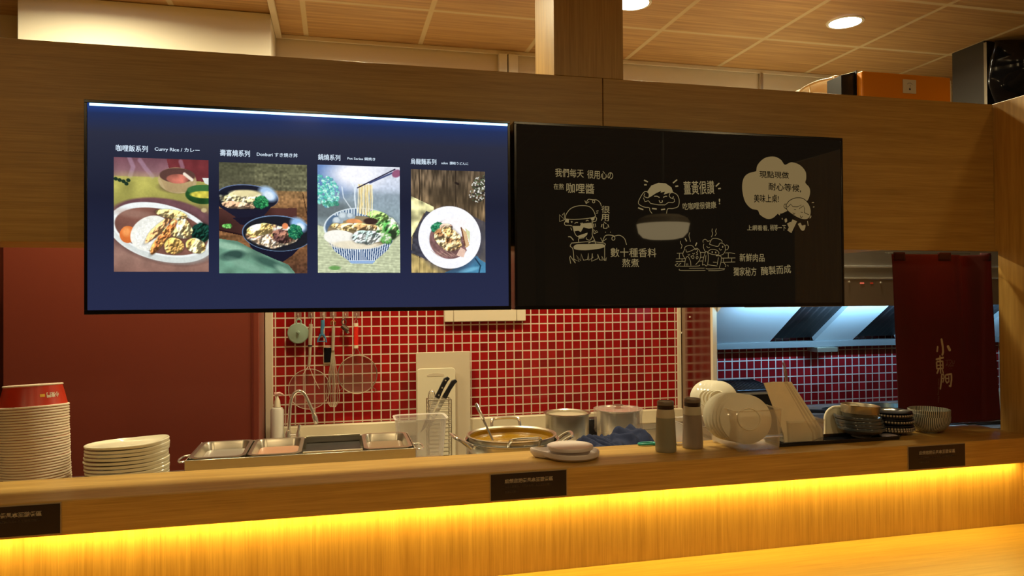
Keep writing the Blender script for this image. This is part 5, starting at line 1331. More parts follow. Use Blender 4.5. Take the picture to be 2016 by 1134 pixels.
# ================================================================== back counter, sink side
BC = 0.87
t = thing('sink_counter', 'stainless sink counter along the red tiled wall', 'counter', (0.8, 3.6, 0))
SX0, SX1 = 0.26, 0.90                                  # sink bowl
b = MB()
b.box(-0.33, SX0, 3.35, 3.948, BC - 0.03, BC); b.box(SX1, 1.955, 3.35, 3.948, BC - 0.03, BC); b.box(SX0, SX1, 3.35, 3.42, BC - 0.03, BC)
b.build('top', M['steel'], t, bevel=0.003)
b = MB(); b.box(SX0, SX1, 3.42, 3.948, 0.66, 0.665); b.box(SX0 - 0.004, SX0, 3.42, 3.948, 0.66, BC - 0.031); b.box(SX1, SX1 + 0.004, 3.42, 3.948, 0.66, BC - 0.031); b.box(SX0, SX1, 3.416, 3.42, 0.66, BC - 0.031)
b.build('basin', M['steel'], t)
MB().box(-0.317, 1.952, 3.925, 3.9485, BC + 0.0005, 0.9045).build('splashback', M['steel_soft'], t, bevel=0.002)
MB().box(-0.32, 1.95, 3.40, 3.90, 0.0, 0.655).build('cabinet', M['steel_soft'], t)

# faucet
t = thing('faucet', 'chrome gooseneck faucet with a curved spout over the sink', 'faucet', tuple(PY(575, 865, 3.86)))
F = lambda x, y, Y=3.82: PY(x, y, Y)
b = MB(); b.tube(spline([F(568, 852), F(570, 820), F(572, 795), F(577, 778), F(587, 770), F(598, 774), F(606, 788), F(614, 806), F(618, 815)], 6), 0.0085, 12); b.build('spout', M['chrome'], t)
b = MB(); b.tube([F(617, 813), F(619, 819), F(622, 829), F(623.5, 834)], [0.0085, 0.013, 0.013, 0.010], 12); b.build('nozzle', M['chrome'], t)
b = MB(); b.tube([F(567, 846), F(567, 851), F(567, 856)], [0.010, 0.0155, 0.0150], 12); b.tube([F(566, 852), F(567, 862), F(567, 868)], [0.015, 0.017, 0.017], 14); b.tube([F(568, 858), F(589, 858)], 0.0095, 12)
b.tube([np.array(F(568, 858)), np.array(F(568, 858)) + [0, 0.104, 0]], 0.014, 12); b.tube([np.array(F(586, 858)), np.array(F(586, 858)) + [0, 0.104, 0]], 0.012, 12); b.build('valve_body', M['chrome'], t)
b = MB(); b.tube([F(587, 860), F(587, 856), F(587.5, 848), F(590, 836)], [0.012, 0.012, 0.007, 0.008], 10); b.build('lever', M['chrome'], t)

# soap pump bottle
sp_ = PY(546, 860, 3.84)
t = thing('soap_bottle', 'tall clear white pump bottle at the left end of the sink', 'bottle', (sp_[0], 3.84, BC))
zt = PY(546, 803, 3.84)[2]
MB().lathe([(0.0, 0.0), (0.030, 0.0), (0.033, 0.004), (0.033, zt - BC - 0.012), (0.026, zt - BC), (0.012, zt - BC + 0.004), (0.0, zt - BC + 0.004)], 32, (sp_[0], 3.84, BC + 0.0005)).build('body', mat('frosted bottle plastic', (0.60, 0.56, 0.48), 0.35), t)
MB().lathe([(0.0, 0.0), (0.017, 0.0), (0.014, 0.030), (0.007, 0.046), (0.005, 0.06), (0.0, 0.06)], 24, (sp_[0], 3.84, zt + 0.005)).build('collar', M['cut_board'], t)
b = MB(); b.tube([(sp_[0] - 0.012, 3.84, zt + 0.068), (sp_[0] + 0.012, 3.84, zt + 0.072), (sp_[0] + 0.03, 3.84, zt + 0.064)], [0.010, 0.009, 0.004], 10); b.build('pump_head', mat('pinkish translucent plastic', (0.50, 0.28, 0.22), 0.3), t)

# chopping boards leaning on the wall, standing in the sink
def board(name, lb, m, x0, x1, zt, y, th, hole=None, r=0.02):
    t = thing(name, lb, 'chopping board', ((x0 + x1) / 2, y, 0.666), None)
    out = [(x0, y, 0.666), (x1, y, 0.666)] + [(x1 - r + r * math.cos(a), y, zt - r + r * math.sin(a)) for a in np.radians(np.linspace(0, 90, 6))] + [(x0 + r + r * math.cos(a), y, zt - r + r * math.sin(a)) for a in np.radians(np.linspace(90, 180, 6))]
    MB().prism(out, (0, th, 0)).build('board', m, t, bevel=0.002)
    return t
a_ = PY(819, 694, 3.90); c_ = PY(925, 691, 3.90); board('chopping_board', 'large beige chopping board leaning on the tiles behind the smaller cream one', M['cut_board2'], a_[0], c_[0], a_[2], 3.892, 0.014, r=0.004)
a_ = PY(821, 726, 3.87); c_ = PY(896, 724, 3.87); t = board('chopping_board', 'smaller cream chopping board with a grip slot, in front of the large beige board', M['cut_board'], a_[0], c_[0], a_[2], 3.865, 0.014, r=0.018)
b = MB(); k = PY(841, 739, 3.864); k2 = PY(874, 739, 3.864); zc = k[2]
b.prism([(k[0], 3.8642, zc - 0.007), (k2[0], 3.8642, zc - 0.007), (k2[0], 3.8642, zc + 0.003), ((k[0] + k2[0]) / 2 + 0.012, 3.8642, zc + 0.010), ((k[0] + k2[0]) / 2 - 0.012, 3.8642, zc + 0.010), (k[0], 3.8642, zc + 0.003)], (0, 0.002, 0))
b.build('grip_slot', M['cut_board2'], t)

# wire knife basket with knives, whisky spoons
kx0, kx1 = PY(842, 800, 3.66)[0], PY(886, 800, 3.66)[0]; kz1 = PY(842, 786, 3.66)[2]; ky0, ky1 = 3.62, 3.70
t = thing('knife_basket', 'tall wire basket for knives standing in the sink before the boards', 'basket', ((kx0 + kx1) / 2, 3.66, 0.666))
b = MB()
for i in range(24):
    z = 0.68 + (kz1 - 0.68) * i / 23
    b.tube([(kx0, ky0, z), (kx1, ky0, z), (kx1, ky1, z), (kx0, ky1, z)], 0.0019 if i % 23 else 0.0032, 6, closed=True)
for x in (kx0, kx1):
    for y in (ky0, ky1): b.tube([(x, y, 0.667), (x, y, kz1)], 0.003, 6)
b.build('wires', M['steel'], t)
for j, (p0, p1, yk, lb, rv) in enumerate((((861, 784), (880, 743), 3.645, 'black handled knife with rivets standing in the wire basket, left one', True), ((875, 784), (895, 748), 3.672, 'black handled knife with a hooked pommel standing in the wire basket, right one', False))):
    t = thing('knife', lb, 'knife', tuple(PY(*p0, yk)), 'knives in the wire basket')
    A = np.array(PY(*p0, yk)); B = np.array(PY(*p1, yk)); d = (B - A) / np.linalg.norm(B - A); s_ = np.array([d[2], 0, -d[0]]); L = np.linalg.norm(B - A)
    out = [A - s_ * 0.014, A + s_ * 0.012, A + d * L * 0.5 + s_ * 0.010, A + d * L * 0.85 + s_ * 0.013, B + s_ * 0.018, B + s_ * 0.002 + d * 0.006, A + d * L * 0.9 - s_ * 0.012, A + d * L * 0.5 - s_ * 0.012]
    MB().prism([tuple(q) for q in out], (0, 0.013, 0)).build('handle', M['black'], t, bevel=0.003)
    bl = [A - s_ * 0.013 + [0, 0.005, 0], A + s_ * 0.011 + [0, 0.005, 0], A + s_ * 0.009 - d * 0.16 + [0, 0.005, 0], A - s_ * 0.004 - d * 0.19 + [0, 0.005, 0]]
    MB().prism([tuple(q) for q in bl], (0, 0.002, 0)).build('blade', M['chrome'], t)
    if rv:
        for q in (0.15, 0.5, 0.85):
            o = A + d * L * q; b = MB(); b.tube([o + [0, -0.0015, 0], o + [0, 0.001, 0]], 0.004, 10); b.build('rivet', M['chrome'], t)
t = thing('whisk', 'small wire whisk head sticking out of the wire basket, left of the knives', 'whisk', tuple(PY(850, 785, 3.66)))
b = MB(); o = np.array(PY(850, 785, 3.665)); hh = PY(850, 767, 3.66)[2] - o[2]
for k in range(5):
    a = k * PI / 5; r_ = 0.022
    b.tube([o + [r_ * math.cos(a) * math.sin(q) * 0.9 + 0.0, r_ * math.sin(a) * math.sin(q), -0.05 + (0.05 + hh) * (1 - math.cos(q)) / 2 * 1.0] for q in np.linspace(0.25, 2 * PI - 0.25, 17)], 0.0013, 5)
b.build('wires', M['chrome'], t)

# cloudy tub in front of the boards
q0, q1 = PY(772, 820, 3.56), PY(878, 820, 3.56)
t = thing('plastic_tub', 'cloudy plastic tub in the sink in front of the chopping boards', 'tub', ((q0[0] + q1[0]) / 2, 3.52, 0.78))
b = MB(); open_box(b, q0[0] + 0.012, q1[0] - 0.012, 3.435, 3.60, 0.80, q0[2], r=0.03, flare=0.02, lip=0.010); b.build('tub', M['cloudy'], t)
b = MB()
for y in (3.45, 3.585):
    b.tube([(SX0 - 0.02, y, BC + 0.004), (SX0 - 0.02, y, BC + 0.004), (SX1 + 0.02, y, BC + 0.004)], 0.004, 6) if False else None
b.box(q0[0] + 0.03, q1[0] - 0.03, 3.45, 3.585, 0.666, 0.799); b.build('stacked_base', M['cloudy'], t)

# utensils hanging from clear hooks
YH = 3.925
hooks = [587, 613, 636, 656, 680, 702]
for hx in hooks:
    b = MB(); P = PY(hx, 619, 3.946)
    t = thing('wall_hook', {587: 'clear wall hook holding the green silicone lid', 613: 'clear wall hook holding the wire skimmer', 636: 'clear wall hook holding the blue plastic tool', 656: 'clear wall hook holding the long whisk', 680: 'clear wall hook holding the small metal tool', 702: 'clear wall hook holding the red handled strainer'}[hx], 'hook', tuple(P), 'clear hooks under the screen')
    MB().box(P[0] - 0.016, P[0] + 0.016, 3.945, 3.9495, P[2] - 0.020, P[2] + 0.022).build('plate', M['clear'], t, bevel=0.004)
    b.tube(spline([P + [0, -0.001, 0.005], P + [0, -0.012, -0.010], P + [0, -0.026, -0.018], P + [0, -0.030, -0.004]], 5), 0.0022, 6); b.build('prong', M['chrome'], t)
S = lambda x, y, Y=3.918: np.array(PY(x, y, Y))
def disc_y(b, c, R, prof, n=48, m=0, tilt=None):
    b.T = Matrix.Translation(Vector([float(q) for q in c])) @ (tilt or Matrix.Identity(4)) @ Matrix.Rotation(math.radians(90), 4, 'X'); b.lathe(prof, n, m=m); b.T = None
t = thing('silicone_lid', 'round pale green silicone lid hanging at the left of the utensils', 'lid', tuple(S(587, 654)))
b = MB(); R = 0.054
disc_y(b, S(587, 656), R, [(0.0, 0.010), (0.010, 0.009), (0.030, 0.006), (R * 0.92, 0.004), (R, 0.0), (R * 0.97, -0.002), (0.0, 0.002)])
disc_y(b, S(587, 654), R, [(0.0, 0.020), (0.006, 0.019), (0.008, 0.010), (0.006, 0.008)], 20); b.build('disc', M['silicone'], t)
b = MB(); c_ = S(588, 633.5); b.tube([c_ + [0.0125 * math.cos(a), 0, 0.013 * math.sin(a)] for a in np.linspace(0, 2 * PI, 21)[:-1]], 0.0042, 8, closed=True); b.build('ring', M['silicone'], t)

t = thing('skimmer', 'steel wire skimmer with a bent handle hanging left of the whisk', 'skimmer', tuple(S(611, 670)))
b = MB(); b.tube([S(613.5, 629), S(612.5, 638)], 0.0025, 6); b.tube([S(612, 638), S(611, 660), S(610.5, 679)], [0.0095, 0.0105, 0.0095], 10); b.build('grip', M['steel_bright'], t)
b = MB(); b.tube([S(610.5, 679), S(610.5, 682)], 0.011, 10); b.build('collar', M['black'], t)
b = MB(); b.tube([S(610.5, 682), S(610, 700), S(609, 712), S(607.5, 722)], [0.0085, 0.007, 0.0085, 0.006], 8)
cr_ = S(609, 766, 3.885); R = 0.103
b.tube([cr_ + [R * math.cos(a), -0.02 * math.sin(a) * 0, R * 1.0 * math.sin(a)] for a in np.linspace(0, 2 * PI, 41)[:-1]], 0.0016, 6, closed=True)
b.tube([S(608, 720), S(597, 736, 3.89), cr_ + [-0.03, 0, -0.01]], 0.0016, 6); b.tube([S(608, 720), S(616, 740, 3.89), cr_ + [0.05, 0, 0.0]], 0.0016, 6); b.build('frame', M['steel_bright'], t)
b = MB(); disc_y(b, cr_, R, [(0.0, -0.022), (R * 0.5, -0.018), (R * 0.85, -0.008), (R, 0.0)]); b.build('mesh', see_through('dark wide wire mesh', (0.22, 0.10, 0.07), 0.26, rough=0.5), t)

t = thing('plastic_tool', 'small clear blue plastic tool with flared foot hanging beside the whisk', 'kitchen tool', tuple(S(636, 650)))
b = MB(); b.tube([S(635, 630), S(635.5, 640), S(633.5, 652), S(634, 660)], [0.010, 0.011, 0.0075, 0.008], 10); b.build('grip', M['blue_plastic'], t)
b = MB(); b.tube([S(632, 658), S(626, 669), S(625, 674)], [0.007, 0.004, 0.003], 8); b.tube([S(636, 658), S(641, 667), S(643, 674)], [0.007, 0.004, 0.003], 8); b.tube([S(625, 672), S(643, 672)], 0.0025, 6); b.build('foot', M['blue_plastic'], t)
# dark socket plate on the wall
t = thing('wall_socket', 'dark socket in a cream frame on the red tiles behind the whisk', 'socket', tuple(PY(645, 700, 3.948)))
a_, c_ = PY(636.5, 684, 3.948), PY(655, 716, 3.948)
MB().box(a_[0], c_[0], 3.944, 3.9495, c_[2], a_[2]).build('frame', M['cream'], t, bevel=0.001); MB().box(a_[0] + 0.003, c_[0] - 0.002, 3.9405, 3.9438, c_[2] + 0.008, a_[2] - 0.001).build('face', M['black_gloss'], t, bevel=0.001)

t = thing('whisk', 'long steel balloon whisk hanging between skimmer and strainer', 'whisk', tuple(S(656, 700)))
b = MB()
for x in (652.2, 659.5): b.tube([S(x, 639), S(x, 633)], 0.005, 8)
b.tube([S(652, 640), S(652.3, 633), S(656, 630), S(659.6, 633), S(660, 640)], 0.0035, 8); b.build('hanging_loop', mat('copper wire loop', (0.8, 0.5, 0.3), 0.2, metal=1.0), t)
b = MB(); b.tube([S(656.5, 642), S(656, 665), S(655.5, 690)], [0.0085, 0.0085, 0.0080], 10); b.build('handle', M['steel_bright'], t)
b = MB()
for k in range(8):
    w_ = (k - 3.5) / 3.5; sgn = 1 if k % 2 else -1
    b.tube([S(655.5 + 1.8 * w_, 688), S(655.5 + 4.5 * w_, 712), S(655.5 + 9.5 * w_, 745, 3.918 - 0.012 * sgn), S(655.5 + 13 * w_, 775, 3.918 - 0.02 * sgn), S(655.5 + 12 * w_, 790, 3.918 - 0.02 * sgn), S(655.5 + 5 * w_, 801, 3.918)], 0.0017, 5)
b.build('wires', M['steel_bright'], t)

t = thing('metal_tool', 'small dark metal kitchen tool hanging right of the whisk', 'kitchen tool', tuple(S(681, 645)))
b = MB(); c_ = S(677, 634); b.tube([c_ + [0.011 * math.cos(a), 0, 0.013 * math.sin(a)] for a in np.linspace(0, 2 * PI, 17)[:-1]], 0.003, 6, closed=True)
b.tube([S(673, 641), S(679, 646), S(686, 650)], [0.011, 0.014, 0.011], 8); b.tube([S(679, 641), S(684, 655)], [0.008, 0.009], 8); b.build('body', mat('dark tool metal', (0.12, 0.09, 0.07), 0.35, metal=0.7), t)
b = MB(); b.tube([S(683, 656), S(687, 653)], 0.006, 8); b.build('tip', M['chrome'], t)

t = thing('strainer', 'round mesh strainer with a bright red handle hanging at the right of the row', 'strainer', tuple(S(701, 690)))
b = MB(); b.tube([S(698, 637), S(698.5, 631), S(701, 628), S(703.5, 631), S(704, 637)], 0.0018, 6); b.build('hanging_loop', M['chrome'], t)
b = MB(); b.tube([S(701, 636.5), S(701, 643)], 0.0115, 12); b.tube([S(701, 679), S(701, 685.5)], 0.0115, 12); b.build('end_caps', M['cream'], t)
b = MB(); b.tube([S(701, 643), S(701, 679)], 0.0118, 12); b.build('grip', M['red_plastic'], t)
b = MB(); cr_ = S(704, 737, 3.90); R = 0.100
b.tube([S(699.5, 685), S(695.5, 701)], 0.0018, 6); b.tube([S(702.5, 685), S(712, 701)], 0.0018, 6)
b.tube([cr_ + [R * math.cos(a), 0, R * math.sin(a)] for a in np.linspace(0, 2 * PI, 49)[:-1]], 0.0028, 8, closed=True)
for sg in (-1, 1): b.tube([cr_ + [sg * 0.075, 0, -0.068], cr_ + [sg * 0.095, 0, -0.085], cr_ + [sg * 0.082, 0, -0.098]], 0.002, 6)
b.build('frame', M['steel'], t)
b = MB(); disc_y(b, cr_, R, [(0.0, -0.020), (R * 0.5, -0.016), (R * 0.85, -0.008), (R, 0.0)]); b.build('mesh', M['wire_mesh'], t)

# cream electrical trunking under the screens
t = thing('wall_trunking', 'cream trunking box on the red tiles just under the screens', 'trunking', tuple(PY(955, 634, 3.93)))
a_, c_ = PY(875, 634, 3.925), PY(1035, 632, 3.925); s1, s2 = PY(893, 634, 3.925)[0], PY(1017, 632, 3.925)[0]
for nm, x0, x1 in (('end_cap', a_[0], s1 - 0.001), ('cover', s1 + 0.0005, s2 - 0.0005), ('end_cap', s2 + 0.001, c_[0])):
    MB().box(x0, x1, 3.922, 3.9495, a_[2], a_[2] + 0.14).build(nm, M['cream'], t, bevel=0.003)

# two pots on the sink counter
t = thing('pot', 'open steel pot with milky contents on the back counter, right of the curry pot', 'pot', (1.150, 3.62, BC))
cx_, r_ = (PY(1072, 815, 3.62)[0] + PY(1160, 815, 3.62)[0]) / 2, (PY(1158, 815, 3.62)[0] - PY(1074, 815, 3.62)[0]) / 2 * 0.97
hz = PY(1116, 813, 3.62)[2] - BC
MB().lathe(pot_profile(r_, hz, lip=0.010), 56, (cx_, 3.62, BC + 0.0005)).build('body', M['steel'], t)
MB().lathe([(0.0, hz - 0.012), (r_ - 0.004, hz - 0.012)], 48, (cx_, 3.62, BC)).build('contents', mat('milky liquid', (0.55, 0.47, 0.32), 0.3), t)
t = thing('pot', 'steel pot covered with cling film on the back counter, behind the squeeze bottles', 'pot', (1.44, 3.64, BC))
cx2, r2 = (PY(1170, 808, 3.64)[0] + PY(1263, 808, 3.64)[0]) / 2, (PY(1258, 808, 3.64)[0] - PY(1174, 808, 3.64)[0]) / 2 * 0.95
hz2 = PY(1216, 806, 3.64)[2] - BC
MB().lathe(pot_profile(r2, hz2, lip=0.008), 56, (cx2, 3.64, BC + 0.0005)).build('body', M['chrome'], t)
MB().lathe([(0.0, hz2 - 0.02), (r2 - 0.004, hz2 - 0.02)], 48, (cx2, 3.64, BC)).build('contents', mat('pink contents', (0.42, 0.16, 0.12), 0.3), t)
b = MB(); b.lathe([(0.0, hz2 + 0.006), (r2 * 0.8, hz2 + 0.005), (r2 + 0.016, hz2 + 0.006), (r2 + 0.014, hz2 - 0.01), (r2 + 0.008, hz2 - 0.06), (r2 + 0.014, hz2 - 0.11)], 72, (cx2, 3.64, BC), fn=lambda x, y, z, a: (x * (1 + 0.03 * math.sin(9 * a + z * 60) * (z < hz2)), y * (1 + 0.03 * math.sin(9 * a + z * 60) * (z < hz2)), z))
b.build('cling_film', M['film'], t)
MB().lathe([(0.0, 0.006), (0.012, 0.007), (0.014, 0.018), (0.028, 0.021), (0.028, 0.025), (0.0, 0.026)], 24, (cx2, 3.64, BC + hz2)).build('lid_knob', M['steel'], t)
tag(MB().box((PY(1155, 830, 3.8)[0]), PY(1178, 830, 3.8)[0], 3.76, 3.84, BC + 0.0005, PY(1160, 823, 3.8)[2]).build('tin', M['black'], None, loc=(1.33, 3.8, BC), bevel=0.004), 'small dark tin between the two pots on the back counter', 'tin')

# ================================================================== partition between sink and stove
t = thing('partition', 'polished steel partition fin between the sink and the stove', 'partition', (1.99, 3.77, 0))
MB().box(1.9795, 2.004, 3.60, 3.948, 0.0, 2.2).build('sheet', M['steel_fin'], t)
MB().box(1.9795, 2.007, 3.575, 3.5995, 0.0, 2.2).build('edge_trim', M['cream'], t, bevel=0.003)
for px_, py_ in ((1358, 624), (1342, 655)):
    q = PX(px_, py_, 1.979); b = MB(); b.tube([q + [0.0003, 0, 0], q + [-0.005, 0, 0]], [0.006, 0.004], 10); b.build('screw', M['chrome'], t)

# ================================================================== stove side
t = thing('stove_counter', 'steel stove counter along the tiled wall at the right', 'counter', (3.3, 3.6, 0))
ZS = 0.90
MB().box(2.012, 5.15, 3.30, 3.948, ZS - 0.04, ZS).build('top', M['steel_soft'], t, bevel=0.003)
MB().box(2.012, 5.15, 3.34, 3.90, 0.0, ZS - 0.041).build('body', M['steel_soft'], t)
MB().box(2.012, 5.15, 3.895, 3.9485, ZS + 0.0005, 0.964).build('upstand', M['steel_panel'], t, bevel=0.003)
t = thing('stove', 'black gas stove top under the range hood', 'stove', (3.0, 3.6, ZS))
s0, s1 = 2.72, 3.75
MB().box(s0, s1, 3.38, 3.86, ZS + 0.0005, ZS + 0.018).build('hob', M['black_gloss'], t, bevel=0.004)
for cx_ in (2.95, 3.42):
    b = MB()
    for k in range(8):
        a = k * PI / 4; b.tube([(cx_ + 0.04 * math.cos(a), 3.6 + 0.04 * math.sin(a), ZS + 0.045), (cx_ + 0.13 * math.cos(a), 3.6 + 0.13 * math.sin(a), ZS + 0.045), (cx_ + 0.135 * math.cos(a), 3.6 + 0.135 * math.sin(a), ZS + 0.019)], 0.005, 6)
    b.tube([(cx_ + 0.09 * math.cos(a), 3.6 + 0.09 * math.sin(a), ZS + 0.045) for a in np.linspace(0, 2 * PI, 25)[:-1]], 0.004, 6, closed=True)
    b.build('pan_support', M['black'], t)
# pans
def fry_pan(label, c, R, H, ang, m, lid=False):
    t = thing('frying_pan', label, 'pan', c, None)
    MB().lathe([(0.0, 0.0), (R * 0.72, 0.0), (R * 0.80, 0.006), (R * 0.98, H - 0.002), (R, H), (R * 0.985, H), (R * 0.78, 0.010), (0.0, 0.006)], 48, c).build('body', m, t)
    a = math.radians(ang); d = np.array([math.cos(a), math.sin(a), 0]); c3 = np.array(c) + [0, 0, H * 0.75]
    b = MB(); b.tube([c3 + d * R * 0.93, c3 + d * (R + 0.05) + [0, 0, 0.012], c3 + d * (R + 0.17) + [0, 0, 0.022]], [0.008, 0.010, 0.011], 10, flat=0.6); b.build('handle', M['black'], t)
    return t
zst = ZS + 0.0505
c_ = PY(1664, 786, 3.60)
fry_pan('dark flat frying pan on the stove, behind the brass bowl', (c_[0], 3.60, zst), 0.125, 0.035, -170, mat('dark pan steel', (0.03, 0.04, 0.04), 0.3, metal=0.6))
t = fry_pan('deep dark grey pan on the stove beside the curtain', (PY(1748, 790, 3.50)[0], 3.50, zst + 0.001), 0.13, 0.062, -60, mat('grey pan steel', (0.10, 0.13, 0.12), 0.3, metal=0.7))
tag(MB().box(2.77, 3.00, 3.32, 3.40, ZS + 0.0185, ZS + 0.05).build('oil_tray', M['black_gloss'], None, loc=(2.9, 3.36, ZS), bevel=0.004), 'low black tray at the front of the stove, above the plastic stand', 'tray')
# grill rack on a black box by the partition
gx0, gx1 = PY(1425, 770, 3.6)[0], PY(1512, 770, 3.6)[0]; gz = PY(1440, 760, 3.6)[2]
t = thing('grill', 'black table grill with a slatted rack, behind the white plates', 'grill', ((gx0 + gx1) / 2, 3.6, ZS))
MB().box(gx0 - 0.01, gx1 + 0.03, 3.46, 3.74, ZS + 0.0005, gz - 0.025).build('body', M['black'], t, bevel=0.006)
MB().box(gx0 - 0.01, gx1 + 0.03, 3.455, 3.4595, gz - 0.030, gz - 0.018).build('front_rail', M['chrome'], t)
b = MB(); gm = mat('blackened grill steel', (0.05, 0.055, 0.07), 0.3, metal=0.8)
P = lambda u, v: np.array([gx0 + (gx1 - gx0 - 0.03) * u, 3.46 + 0.26 * v, gz - 0.010 + 0.025 * v])
b.tube([P(0, 0), P(1, 0), P(1, 1), P(0, 1)], 0.006, 6, closed=True)
for k in range(1, 11): b.tube([P(k / 11, 0), P(k / 11, 1)], 0.0045, 6)
b.build('rack', gm, t)

# range hood
HX0, HX1 = 2.012, 5.1
t = thing('range_hood', 'long stainless range hood over the stove, lit cold blue from inside', 'range hood', (3.4, 3.6, 1.36))
MB().box(HX0, HX1, 3.31, 3.94, 1.795, 2.40).build('canopy', M['steel_soft'], t, bevel=0.002)
MB().box(HX0, HX1, 3.300, 3.3095, 1.732, 1.7940).build('band', M['steel_soft'], t, bevel=0.001)
MB().box(HX0, HX1, 3.296, 3.3095, 1.7855, 1.7945).box(HX0, HX1, 3.294, 3.2995, 1.7265, 1.7325).build('bright_edge', M['chrome'], t, bevel=0.001)
MB().box(HX0, HX1, 3.296, 3.3095, 1.583, 1.7260).build('front_panel', mat('brown tinted steel', (0.36, 0.27, 0.20), 0.4, metal=0.9), t, bevel=0.001)
for px_, py_ in ((1672, 555), (1734, 556.5)):
    q = PY(px_, py_, 3.295); b = MB(); b.tube([q, q + [0, -0.005, 0]], [0.006, 0.004], 10); b.build('screw', M['chrome'], t)
for px_, x1_, cc in ((1693, 1701, (255, 120, 90)), (1713, 1719, (170, 50, 25))):
    q = PY(px_, 556, 3.2955); q2 = PY(x1_, 559, 3.2955); MB().box(q[0], q2[0], 3.2942, 3.2956, q2[2] , q[2]).build('display_digits', emit('red panel digits %d' % px_, lin(cc), 0.6), t)
Yb, Zb, Yf, Zf = 3.85, 1.363, 3.325, 1.727
sl = lambda X, k, o=0.0: (X, Yb + (Yf - Yb) * k - o * 0.57, Zb + (Zf - Zb) * k - o * 0.82)
d1, d2, d3 = PY(1514, 671, 3.85)[0], PY(1601.5, 669, 3.85)[0], PY(1677, 667, 3.85)[0]
d4 = d3 + (d2 - d1) * 1.05; d5 = d4 + (d3 - d2); d6 = d5 + (d2 - d1)
fm, n, l, p = new_mat('dark baffle filter')
tc = n.new('ShaderNodeTexCoord'); mp = n.new('ShaderNodeMapping'); mp.inputs['Rotation'].default_value = (0, 0, math.radians(0)); wv = n.new('ShaderNodeTexWave'); wv.inputs['Scale'].default_value = 7.0; wv.bands_direction = 'X'
l.new(tc.outputs['Object'], mp.inputs[0]); l.new(mp.outputs[0], wv.inputs[0]); cr = n.new('ShaderNodeValToRGB'); cr.color_ramp.elements[0].position = 0.8; cr.color_ramp.elements[0].color = (0.012, 0.009, 0.010, 1); cr.color_ramp.elements[1].position = 0.95; cr.color_ramp.elements[1].color = (0.04, 0.028, 0.028, 1)
l.new(wv.outputs['Fac'], cr.inputs[0]); l.new(cr.outputs[0], p.inputs['Base Color']); p.inputs['Roughness'].default_value = 0.55; p.inputs['Metallic'].default_value = 0.2
for x0, x1 in ((d1, d2), (d3, d4), (d5, d6)):
    MB().add([sl(x0, 0, -0.03), sl(x1, 0, -0.03), sl(x1, 1, -0.03), sl(x0, 1, -0.03)], [(0, 1, 2, 3)]).build('filter', fm, t, solid=0.004)
for x0, x1 in ((HX0, d1), (d2, d3), (d4, d5), (d6, HX1)):
    b = MB(); q = [sl(x0, 0), sl(x1, 0), sl(x1, 1), sl(x0, 1)]; b.prism(q, (0, 0.57 * 0.03, 0.82 * 0.03)); b.build('blank_panel', M['steel_panel'], t)
MB().box(HX0, HX1, 3.832, 3.90, 1.328, 1.366).build('gutter', mat('dull steel gutter', (0.20, 0.20, 0.20), 0.45, metal=0.5), t, bevel=0.002)
g0, g1 = PY(1603, 677, 3.83)[0], PY(1643, 675, 3.83)[0]
MB().box(g0, g1, 3.80, 3.90, 1.300, 1.3278).build('grease_cup', M['brass'], t, bevel=0.002)
for x0, x1 in ((d6 - 0.5, d6 + 0.2), (2.10, 2.75), (d2 - 0.12, d3 + 0.12)):
    xm = (x0 + x1) / 2
    b = MB(); b.tube([(x0, 3.322, 1.606), (x1, 3.322, 1.606)], 0.006, 10); b.build('light_tube', emit('cold blue tube %.2f' % xm, (0.25, 0.62, 1.0), 4), t)
    area_light('hood_light', (xm, 3.331, 1.606), x1 - x0, HOOD_POWER, (0.30, 0.66, 1.0), size_y=0.012, rot=(math.radians(100), 0, 0), spread=math.radians(115))

# little cream box seen past the curtain at the far right
q = PY(1966, 790, 3.7)
tag(MB().box(q[0] - 0.06, q[0] + 0.12, 3.62, 3.78, ZS + 0.0005, PY(1970, 768, 3.7)[2]).build('storage_box', M['cut_board'], None, loc=(q[0], 3.7, ZS), bevel=0.006), 'small cream box on the stove counter, seen between curtain and side panel', 'box')

# ================================================================== above the fascia
FT = 2.4085
a_, c_ = PY(1697, 139, 2.50), PY(1873, 150, 2.50)
t = thing('orange_cabinet', 'orange metal air cleaner cabinet standing on the fascia at the upper right', 'cabinet', ((a_[0] + c_[0]) / 2, 2.56, FT))
MB().box(a_[0], c_[0] - 0.003, 2.50, 2.648, FT + 0.0004, a_[2]).build('casing', M['orange'], t, bevel=0.006, segs=3)
MB().box(c_[0] - 0.0025, c_[0] + 0.004, 2.505, 2.645, FT + 0.0004, a_[2] - 0.012).build('end_plate', M['white_metal'], t)
e0, e1 = PY(1777, 156, 2.4985), PY(1803, 185, 2.4985)
MB().box(e0[0], e1[0], 2.4955, 2.4998, e1[2], e0[2]).build('meter', M['white_metal'], t, bevel=0.001)
b = MB(); cxm, czm = (e0[0] + e1[0]) / 2, (e0[2] + e1[2]) / 2
ribbon(b, [(cxm + 0.014 * math.cos(a), 2.4952, czm + 0.002 + 0.012 * math.sin(a)) for a in np.radians(np.linspace(150, 30, 9))], 0.0014)
ribbon(b, [(cxm, 2.4952, czm - 0.006), (cxm + 0.002, 2.4952, czm + 0.006)], 0.0012)
b.poly([(cxm + 0.0045 * math.cos(a), 2.4952, czm - 0.0115 + 0.0045 * math.sin(a)) for a in np.linspace(0, 2 * PI, 13)[:-1]][::-1])
b.build('dial_marks', M['charcoal'], t, smooth=False)
w0 = PY(1648, 150, 2.55)[0]; w1 = PY(1683, 150, 2.55)[0]
t = thing('control_box', 'dark control box with a green pilot lamp, left of the orange cabinet', 'box', ((w0 + w1) / 2, 2.57, FT))
b = MB(); zt_ = PY(1683, 141, 2.54)[2]
